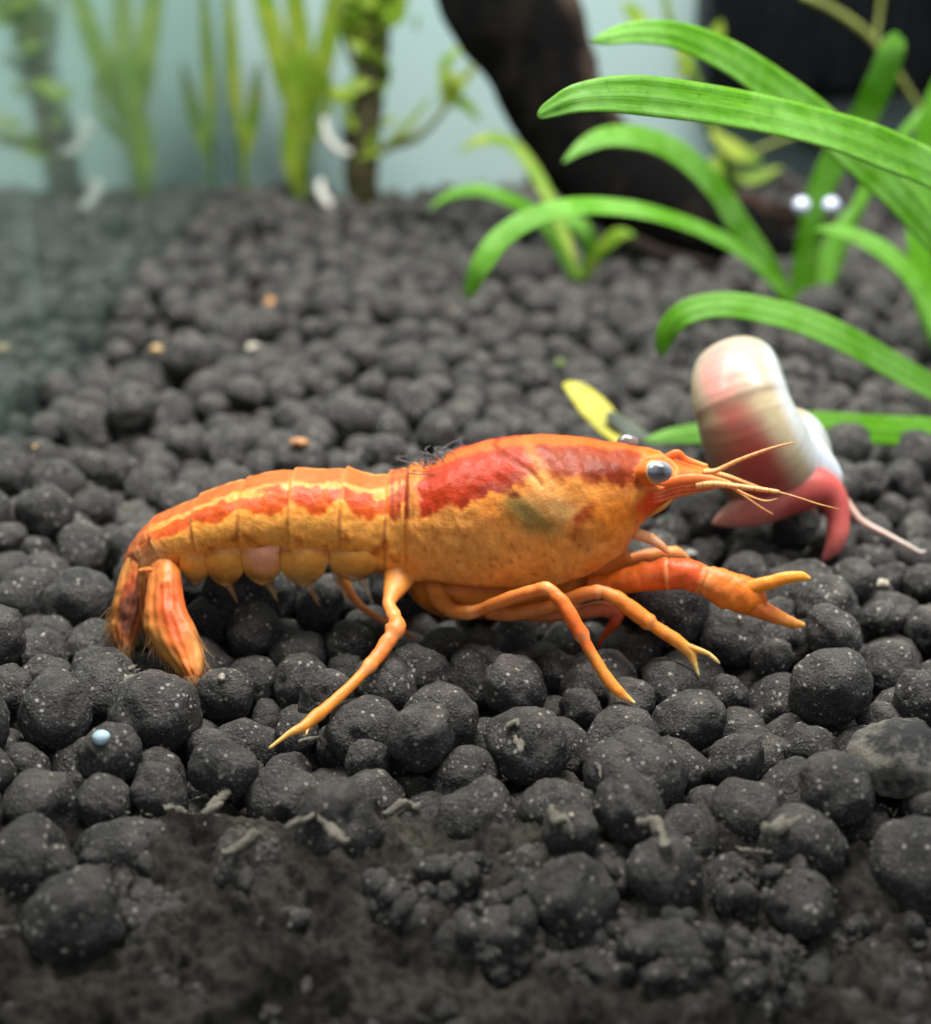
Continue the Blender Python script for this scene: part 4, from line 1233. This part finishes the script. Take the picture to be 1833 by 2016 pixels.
M['wood'] = make_wood()
wood = empty('driftwood', G(1330, 470, 0))
tag(wood, 'thick dark brown driftwood branch leaning down into the soil', 'driftwood')
V, F, t = px_sweep([(975, -90, 16.9, 250), (1000, 0, 16.9, 262), (1050, 90, 16.8, 232), (1085, 180, 16.7, 205), (1125, 262, 16.6, 200), (1190, 335, 16.5, 190), (1280, 392, 16.4, 180), (1380, 440, 16.3, 150), (1480, 470, 16.2, 110), (1560, 490, 16.1, 50)], 140, 56, 0.8)
cn = np.repeat(V[:, :1] * 0, 3, 1)
nz = vnoise(V, 1.6, 300, 4) - 0.5
nz2 = vnoise(V * np.array((1, 1, 0.35)), 5, 301, 3) - 0.5
cl = catmull([(P(*p)) for p in [(975, -90, 16.9), (1000, 0, 16.9), (1050, 90, 16.8), (1085, 180, 16.7), (1125, 262, 16.6), (1190, 335, 16.5), (1280, 392, 16.4), (1380, 440, 16.3), (1480, 470, 16.2), (1560, 490, 16.1)]], 140)[0]
cl = np.vstack([np.repeat(cl, 56, 0), cl[:1], cl[-1:]])
out = V - cl
V = V + out * (nz * 0.28 + nz2 * 0.14)[:, None]
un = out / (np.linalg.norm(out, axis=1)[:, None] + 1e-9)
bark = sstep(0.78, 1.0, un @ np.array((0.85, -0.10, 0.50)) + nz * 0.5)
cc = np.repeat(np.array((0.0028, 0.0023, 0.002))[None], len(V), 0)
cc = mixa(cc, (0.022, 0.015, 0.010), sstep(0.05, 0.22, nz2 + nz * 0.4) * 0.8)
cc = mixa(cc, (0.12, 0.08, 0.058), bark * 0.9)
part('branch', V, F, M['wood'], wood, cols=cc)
V, F, t = px_sweep([(1300, 410, 16.6, 60), (1400, 395, 16.9, 66), (1480, 410, 17.1, 60), (1560, 428, 17.3, 50), (1640, 450, 17.4, 36), (1700, 470, 17.5, 12)], 50, 24)
cc = mixa(np.repeat(np.array((0.10, 0.058, 0.042))[None], len(V), 0), (0.03, 0.02, 0.014), sstep(0.45, 0.6, vnoise(V, 2.5, 310, 3)))
part('root_limb', V + (vnoise(V, 3, 311, 3) - 0.5)[:, None] * 0.15, F, M['wood'], wood, cols=cc)
V, F, t = px_sweep([(1140, 470, 16.0, 10), (1230, 470, 15.9, 26), (1300, 500, 15.8, 30), (1370, 515, 15.7, 24), (1420, 520, 15.6, 6)], 50, 18)
cc = np.repeat(np.array((0.045, 0.034, 0.026))[None], len(V), 0)
part('root_limb', V, F, M['wood'], wood, cols=cc)

# black internal filter hanging on the back pane
filt = empty('filter_box', P(1700, 185, 20.4))
tag(filt, 'black internal filter fixed to the back pane above the plants', 'filter')


def round_box(x0, x1, y0, y1, z0, z1, r):
    import bmesh
    bm = bmesh.new()
    v, f = box(x0, x1, y0, y1, z0, z1)
    vs = [bm.verts.new(a) for a in v]
    for q_ in f:
        bm.faces.new([vs[i] for i in q_])
    bmesh.ops.recalc_face_normals(bm, faces=bm.faces)
    bmesh.ops.bevel(bm, geom=bm.edges[:], offset=r, segments=3, profile=0.5, affect='EDGES')
    bm.verts.index_update()
    vv = np.array([a.co[:] for a in bm.verts])
    ff = [[a.index for a in q_.verts] for q_ in bm.faces]
    bm.free()
    return vv, ff


bx0, bz0 = P(1392, 190, 20.0)[0], P(1392, 190, 20.0)[2]
M['black_plastic'] = make_plain('black_plastic', (0.004, 0.005, 0.006), 0.5, 2, 0.4, 0.01, 0.1)
part('housing', *round_box(bx0, bx0 + 5.2, 20.0, Y_BACK + 0.01, bz0, 7.0, 0.18), M['black_plastic'], filt)
for k in range(9):
    part('grille_bar', *round_box(bx0 + 0.45 + k * 0.5, bx0 + 0.62 + k * 0.5, 19.93, 20.02, bz0 + 0.25, bz0 + 2.6, 0.03), M['black_plastic'], filt)
part('outlet', *round_box(bx0 + 1.7, bx0 + 2.6, 20.3, Y_BACK + 0.005, bz0 - 0.85, bz0 + 0.05, 0.12), make_plain('grey_plastic', (0.05, 0.06, 0.065), 0.4, 2, 0.3, 0), filt)

# ------------------------------------------------------------------ soil granules
def pack():
    n = 9800
    rg = np.random.default_rng(3)
    y = Y_FRONT + 0.1 + (Y_BACK - Y_FRONT - 0.2) * rg.random(n * 3)
    Zc = y * CT + CAM_H * ST
    wr = Zc * 0.345 + 1.3
    x = rg.uniform(X_WALL, 9.5, n * 3)
    keep = x < wr
    x, y = x[keep][:n], y[keep][:n]
    n = len(x)
    r = np.clip(rg.normal(0.136, 0.034, n), 0.07, 0.21) * (0.50 + 0.50 * sstep(4.35, 4.85, y)) * (1 + 0.10 * sstep(4.7, 5.0, y) * (1 - sstep(6.2, 7.2, y)))
    z = rg.uniform(-0.8, 0.15, n)
    p = np.stack([x, y, z], 1)
    for it in range(110):
        if it % 8 == 0:
            order = np.argsort(p[:, 1])
            p, r = p[order], r[order]
            I, J = [], []
            ys = p[:, 1]
            hi = np.searchsorted(ys, ys + 0.46)
            for a in range(n):
                if hi[a] > a + 1:
                    d = p[a + 1:hi[a]] - p[a]
                    m_ = (np.abs(d[:, 0]) < 0.46) & (np.abs(d[:, 2]) < 0.46)
                    q_ = np.nonzero(m_)[0] + a + 1
                    if len(q_):
                        I.append(np.full(len(q_), a))
                        J.append(q_)
            I, J = np.concatenate(I), np.concatenate(J)
        p[:, 2] -= 0.012 if it < 80 else 0.003
        for _ in range(2):
            d = p[J] - p[I]
            l = np.linalg.norm(d, axis=1) + 1e-6
            ov = (r[I] + r[J]) * 0.97 - l
            k = ov > 0
            mv = d[k] / l[k][:, None] * (ov[k] * 0.48)[:, None]
            np.add.at(p, I[k], -mv)
            np.add.at(p, J[k], mv)
            p[:, 0] = np.clip(p[:, 0], X_WALL + r * 0.9, 11)
            p[:, 1] = np.clip(p[:, 1], Y_FRONT + r * 0.9, Y_BACK - r * 0.9)
            p[:, 2] = np.maximum(p[:, 2], -0.78)
    return p, r


gp, gr = pack()
# level the surface: put the mean crest height at zero
gxy = np.stack([np.floor(gp[:, 0] * 2.5), np.floor(gp[:, 1] * 2.5)], 1).astype(int)
cells = {}
for (a, b_), tp in zip(map(tuple, gxy), gp[:, 2] + gr):
    cells[(a, b_)] = max(cells.get((a, b_), -9), tp)
gp[:, 2] -= np.median(list(cells.values()))
gp[:, 2] += dip(gp[:, 1])
print('granule crests', np.percentile(list(cells.values()), [5, 25, 50, 75, 95]))
# keep the granules out of the animals and roots
allv = np.vstack([v[::3] for v in CRAY] + [v[::3] for v in SN])
kd = kdtree.KDTree(len(allv))
for i, v in enumerate(allv):
    kd.insert(v, i)
kd.balance()
near = np.nonzero((gp[:, 1] > 5.2) & (gp[:, 1] < 9) & (np.abs(gp[:, 0]) < 3.4))[0]
for i in near:
    for _ in range(14):
        co, ix, ds = kd.find(gp[i])
        if ds > gr[i] * 1.02:
            break
        gp[i, 2] -= 0.04
AV = np.vstack([v[::2] for v in CRAY[2:]] + SN[1:])
ax_, ay_ = project(AV)
az_ = depth(AV)
gx_, gy_ = project(gp)
gz_ = depth(gp)
for i in near:
    for _ in range(12):
        cx_, cy_ = project(gp[i])
        zi = depth(gp[i])
        hit = ((ax_ - cx_) ** 2 + (ay_ - cy_) ** 2 < (gr[i] * FPX / zi) ** 2) & (az_ > zi + 0.02)
        if hit.sum() < 40:
            break
        gp[i, 2] -= 0.035
# visible share of each granule in the picture, by a coarse depth pass
gw, gh = 611, 672
zbuf = np.full((gh, gw), 1e9)
ids = np.full((gh, gw), -1)
px_, py_ = project(gp)
Zd = depth(gp)
for i in np.argsort(Zd):
    cx_, cy_, rp = px_[i] / 3, py_[i] / 3, gr[i] * FPX / Zd[i] / 3
    x0, x1, y0, y1 = int(max(0, cx_ - rp)), int(min(gw - 1, cx_ + rp)) + 1, int(max(0, cy_ - rp)), int(min(gh - 1, cy_ + rp)) + 1
    if x0 >= x1 or y0 >= y1:
        continue
    yy, xx = np.mgrid[y0:y1, x0:x1]
    mk = ((xx - cx_) ** 2 + (yy - cy_) ** 2 < rp * rp) & (zbuf[y0:y1, x0:x1] > Zd[i])
    zbuf[y0:y1, x0:x1][mk] = Zd[i]
    ids[y0:y1, x0:x1][mk] = i
seen = np.bincount(ids[ids >= 0], minlength=len(gp))
order = np.argsort(-seen)
single = order[:300]
rest = order[300:]


def granule_shape(sub, seed):
    v, f = ico(sub)
    n_ = (vnoise(v, 0.9, seed, 2) - 0.5) * 0.46 + (vnoise(v, 2.4, seed + 3, 2) - 0.5) * 0.24 + (vnoise(v, 6, seed + 5, 3) - 0.5) * 0.10
    return v * (1 + n_)[:, None], f


variants = []
for k in range(14):
    v, f = granule_shape(4, 400 + k * 7)
    variants.append(mesh_data('soil_granule', v, f, M['soil']))
bl = np.array(bed.location)
for k, i in enumerate(single):
    o = add('soil_granule', variants[k % 14], bed, gp[i] - bl)
    o.rotation_euler = [random.uniform(0, 6.28) for _ in range(3)]
    s = gr[i]
    o.scale = (s * random.uniform(0.94, 1.14), s * random.uniform(0.94, 1.12), s * random.uniform(0.84, 1.02))
Vs, Fs, off = [], [], 0
low_v = {s_: [granule_shape(s_, 600 + k * 5) for k in range(10)] for s_ in (2, 3)}
for k, i in enumerate(rest):
    v, f = low_v[3 if seen[i] > 25 else 2][k % 10]
    e = np.array(Euler([random.uniform(0, 6.28) for _ in range(3)]).to_matrix())
    v = (v * np.array([random.uniform(0.92, 1.12) for _ in range(3)])) @ e.T * gr[i] + gp[i]
    Vs.append(v)
    Fs.append(f + off)
    off += len(v)
o = part('packed_soil_granules', np.vstack(Vs), np.vstack(Fs), M['soil'], bed)
o['kind'] = 'stuff'

# ------------------------------------------------------------------ mulm, droppings, grit
top_kd = kdtree.KDTree(len(gp))
for i, c in enumerate(gp):
    top_kd.insert((c[0], c[1], 0), i)
top_kd.balance()


def surface_z(x, y):
    best = -0.35
    for co, i, d in top_kd.find_n((x, y, 0), 14):
        dd = (gp[i, 0] - x) ** 2 + (gp[i, 1] - y) ** 2
        if dd < gr[i] ** 2:
            best = max(best, gp[i, 2] + math.sqrt(gr[i] ** 2 - dd) * 0.95)
    return best


rg = np.random.default_rng(21)
patches = [(380, 1600, 130, 45, 420), (560, 1640, 150, 50, 420), (250, 1690, 240, 40, 420), (1080, 1660, 90, 60, 260), (1240, 1570, 80, 30, 160), (1010, 1560, 40, 40, 90), (1530, 1640, 130, 50, 240), (1290, 1440, 40, 50, 120), (500, 1760, 500, 60, 500), (1300, 1760, 500, 70, 500), (900, 1860, 800, 60, 500), (820, 1690, 500, 50, 500), (1450, 1690, 320, 50, 400),
           (60, 1440, 60, 30, 70), (250, 1370, 70, 30, 120), (1760, 1500, 60, 40, 90), (950, 1480, 50, 20, 60)]
Vs, Fs, off = [], [], 0
v0, f0 = ico(1)
for (cx_, cy_, sx, sy, n) in patches:
    for _ in range(n * 3):
        a = G(rg.normal(cx_, sx * 0.55), rg.normal(cy_, sy * 0.55), 0)
        if a[1] < Y_FRONT + 0.05 or (rg.random() < 0.9 and surface_z(a[0], a[1]) > -0.14):
            continue
        s = rg.uniform(0.0025, 0.0075) * (1 if rg.random() < 0.9 else 1.8)
        z = surface_z(a[0], a[1])
        jit = 1 + (rg.random((len(v0), 1)) - 0.5) * 0.9
        e = np.array(Euler((rg.normal(0, 0.5), rg.normal(0, 0.5), rg.uniform(0, 6.28))).to_matrix())
        v = (v0 * jit * np.array((1.9, 1.1, 0.42)) * s) @ e.T + (a[0], a[1], z + s * 0.05)
        Vs.append(v)
        Fs.append(f0 + off)
        off += len(v)
tag(part('mulm', np.vstack(Vs), np.vstack(Fs), M['mulm'], smooth=True), 'greyish crumbly mulm settled between the soil granules', 'mulm', kind='stuff')


# crumbled granules strewn along the front of the bed
Vs, Fs, off = [], [], 0
for sub, cnt, s0, s1 in ((2, 1500, 0.025, 0.075), (1, 5200, 0.008, 0.030)):
    vb, fb = ico(sub)
    shapes = [vb * (1 + (vnoise(vb, 1.3, 40 + q_, 2) - 0.5)[:, None] * 1.0) for q_ in range(16)]
    for q_ in range(cnt):
        x, y = rg.uniform(-2.7, 2.7), 3.5 + 1.4 * rg.random()
        zs = surface_z(x, y)
        if zs > -0.10 + dip(y):
            continue
        s = rg.uniform(s0, s1)
        e = np.array(Euler(rg.uniform(0, 6.28, 3)).to_matrix())
        v = (shapes[q_ % 16] * np.array((1.35, 1.0, 0.75)) * s) @ e.T + (x, y, zs + s * 0.2)
        Vs.append(v)
        Fs.append(fb + off)
        off += len(v)
part('crumbled_soil', np.vstack(Vs), np.vstack(Fs), M['soil'], bed)['kind'] = 'stuff'


# soft silt lying in the hollows between the front granules
sx_, sy_ = 560, 230
V = np.stack(np.meshgrid(np.linspace(-2.9, 2.9, sx_), np.linspace(3.46, 5.75, sy_), indexing='ij'), -1).reshape(-1, 2)
V = np.concatenate([V, np.zeros((len(V), 1))], 1)
big_ = vnoise(V, 1.5, 800, 3)
V[:, 2] = -0.165 + dip(V[:, 1]) * 0.8 + (big_ - 0.5) * 0.34 + (vnoise(V, 7, 801, 3) - 0.5) * 0.16 + (vnoise(V, 19, 803, 3) - 0.5) * 0.10 + (vnoise(V, 48, 802, 2) - 0.5) * 0.045 - 0.16 * sstep(5.1, 5.7, V[:, 1])
for px_c, py_c, rx_, h_ in ((400, 1620, 0.42, 0.10), (600, 1660, 0.40, 0.09), (1085, 1660, 0.26, 0.10), (1500, 1650, 0.30, 0.07), (1290, 1440, 0.14, 0.16), (1740, 1640, 0.3, 0.08)):
    q3 = G(px_c, py_c, 0)
    V[:, 2] += h_ * np.exp(-((V[:, 0] - q3[0]) ** 2 + ((V[:, 1] - q3[1]) * 1.6) ** 2) / rx_ ** 2)
tag(part('silt', V, grid_faces(sx_, sy_, False)[:, ::-1].copy(), make_silt()), 'soft grey brown silt filling hollows between the front granules', 'silt', kind='stuff')


def dropping(pts_px, w, lab):
    c, u = catmull([(x, y, 0, 0) for x, y in pts_px], 22)
    zc = max(-0.1, float(np.percentile([surface_z(*G(r[0], r[1], 0.0)[:2]) for r in c], 65)))
    P3 = np.array([G(r[0], r[1], zc) for r in c])
    P3[:, 1] = np.maximum(P3[:, 1], Y_FRONT + 0.06)
    P3[:, 2] += (vnoise(P3, 4, 3, 2) - 0.5) * 0.05
    rad = w * 0.40 * depth(P3) / FPX * (0.55 + 0.45 * np.sin(np.clip(u, 0.08, 0.92) * math.pi) ** 0.4)
    P3[:, 2] += rad * 0.5
    V_, F_ = sweep(P3, rad, 10)
    V_ = V_ + (vnoise(V_, 22, 700, 4) - 0.5)[:, None] * 0.06
    return tag(part('dropping', V_, F_, M['dropping']), lab, 'dropping', 'worm-shaped droppings on the soil')


DL = 'beige worm-shaped dropping lying on the front soil'
for lab, pts_, w in (('grey dropping curving beneath the tip of the hind leg', [(590, 1458), (640, 1455), (690, 1462), (725, 1480)], 16),
                     ('thick curved dropping resting between two large granules', [(1255, 1625), (1285, 1630), (1305, 1655), (1310, 1682)], 30),
                     ('long straight grey dropping', [(1500, 1640), (1540, 1630), (1580, 1612)], 32), ('pale dropping in front of a big granule', [(1450, 1672), (1500, 1675), (1530, 1680)], 18),
                     (DL, [(410, 1595), (440, 1570), (455, 1552)], 26), (DL, [(290, 1575), (330, 1590), (365, 1605)], 18), (DL, [(400, 1605), (430, 1590)], 22),
                     (DL, [(440, 1680), (480, 1660), (510, 1640)], 24), (DL, [(330, 1670), (370, 1660), (420, 1658)], 24), (DL, [(560, 1645), (600, 1620), (640, 1600)], 18), (DL, [(620, 1600), (660, 1640), (680, 1660)], 22),
                     (DL, [(1170, 1510), (1185, 1530)], 12), (DL, [(1200, 1545), (1230, 1540), (1260, 1555), (1275, 1572)], 16), (DL, [(1000, 1425), (1020, 1430)], 16), (DL, [(1010, 1455), (1030, 1480)], 14),
                     (DL, [(1085, 1590), (1100, 1620), (1130, 1640)], 20), (DL, [(760, 1600), (790, 1590), (820, 1600)], 18)):
    dropping(pts_, w, lab)


def grit(px, py, w, color, lab, name='grit', sx=1.0, cat='grit', rough=0.5, lift=0.3):
    a = G(px, py, 0)
    i = max((i_ for _, i_, _ in top_kd.find_n((a[0], a[1], 0), 7)), key=lambda q_: gp[q_, 2] + gr[q_] - 0.6 * math.hypot(gp[q_, 0] - a[0], gp[q_, 1] - a[1]))
    a = gp[i] + gr[i] * np.array((0, -0.45, 0.86))
    s = w / 2 * depth(a) / FPX
    v, f = ico(3)
    v = v * (1 + (vnoise(v, 1.5, int(px), 3) - 0.5) * (0.15 if px == 143 else 1.1))[:, None] * np.array((sx, 1, 0.8)) * s * 0.78
    key = 'grit%s' % (color,)
    if key not in M:
        M[key] = make_plain('grit_' + '_'.join('%d' % c for c in color), tuple(lin(*color)), rough, 20, 0.2, 0.004)
    o = part(name, v + a + np.array((0, 0, s * lift)), f, M[key])
    return tag(o, lab, cat, 'stray grit and specks on the soil')


OR, WH = (190, 140, 82), (176, 168, 152)
for px, py, w, c, lab, sx in ((515, 582, 26, OR, 'orange grit speck far back on the soil', 1), (322, 690, 28, (216, 180, 130), 'tan grit speck on the soil behind the tail', 1.2), (487, 679, 34, WH, 'whitish chip lying behind the tail', 1.2), (370, 728, 20, (176, 146, 90), 'brown husk standing behind the tail', 0.7),
                              (96, 893, 16, (220, 180, 120), 'small orange speck near the side pane', 1), (637, 912, 30, (196, 142, 96), 'tan flake just behind the crayfish back', 1.5), (143, 1502, 46, (170, 196, 206), 'pale blue round bead on a dark granule', 1),
                              (448, 1302, 28, (150, 140, 128), 'upright grey pebble beside the tail fan', 0.7), (1060, 1330, 14, (150, 130, 90), 'tan crumb under the middle leg', 1), (1365, 1075, 26, (166, 168, 156), 'pale sliver between the crayfish claw and the snail', 1.6),
                              (1745, 1120, 30, (158, 152, 132), 'flat pale flake beside the snail tentacle', 1.3), (1150, 1645, 14, WH, 'white chip on a rounded front granule', 1), (855, 1555, 10, WH, 'tiny white chip before the hind leg', 1), (335, 548, 44, (120, 124, 118), 'blurred grey pebble far back', 1.4),
                              (1490, 1265, 16, (186, 182, 160), 'small pale chip in front of the open pincer', 0.6), (1085, 700, 22, (120, 140, 70), 'greenish speck beyond the carapace', 1), (900, 610, 24, (110, 100, 90), 'dull brown crumb far back', 1.2)):
    grit(px, py, w, c, lab, sx=sx)

# two stones with a pale crust
def crusted(px, py, w, lab, seed, sq):
    a = G(px, py, 0.0)
    s = w / 2 * depth(a) / FPX
    v, f = granule_shape(4, seed)
    o_ = part('crusted_stone', v * np.array(sq) * s + a + np.array((0, 0, 0.1 * s)), f, M['crust'])
    return tag(o_, lab, 'stone', 'pale crusted stones')


mc, nt, b = material('pale_crust')
geo = node(nt, 'ShaderNodeNewGeometry')
f_ = ramp(nt, noise_n(nt, geo.outputs['Position'], 4.5, 6, 0.72), [(0.44, 0.0), (0.58, 1.0)])
nt.links.new(mixc(nt, f_, (0.035, 0.034, 0.034), (0.30, 0.28, 0.225)), b.inputs['Base Color'])
b.inputs['Roughness'].default_value = 0.8
bump_n(nt, b, noise_n(nt, geo.outputs['Position'], 18, 6, 0.75), 1.0, 0.06)
M['crust'] = mc
crusted(1772, 1500, 190, 'large dark stone with a pale beige crust among the front granules', 901, (1.15, 1.0, 0.8))
crusted(262, 1372, 110, 'small stone with a yellowish crust below the tail fan', 905, (1.2, 1.0, 0.62))

# two beads on an upright leaf, coloured bluish white to stand for bright glints
mb, nt, b = material('glint_bead')
b.inputs['Base Color'].default_value = (0.80, 0.83, 0.93, 1)
b.inputs['Roughness'].default_value = 0.08
b.inputs['Coat Weight'].default_value = 1.0
nn_ = noise_n(nt, node(nt, 'ShaderNodeNewGeometry').outputs['Position'], 3, 2)
nt.links.new(mixc(nt, nn_, (0.52, 0.58, 0.78), (0.66, 0.70, 0.86)), b.inputs['Base Color'])
for px in (1578, 1636):
    c_ = P(px, 405, 13.72)
    v, f = ico(3)
    tag(part('glint_bead', c_ + v * 0.085, f, mb), 'small bead coloured white as a bright glint on the upright leaf', 'bubble', 'painted glints on the upright leaf')
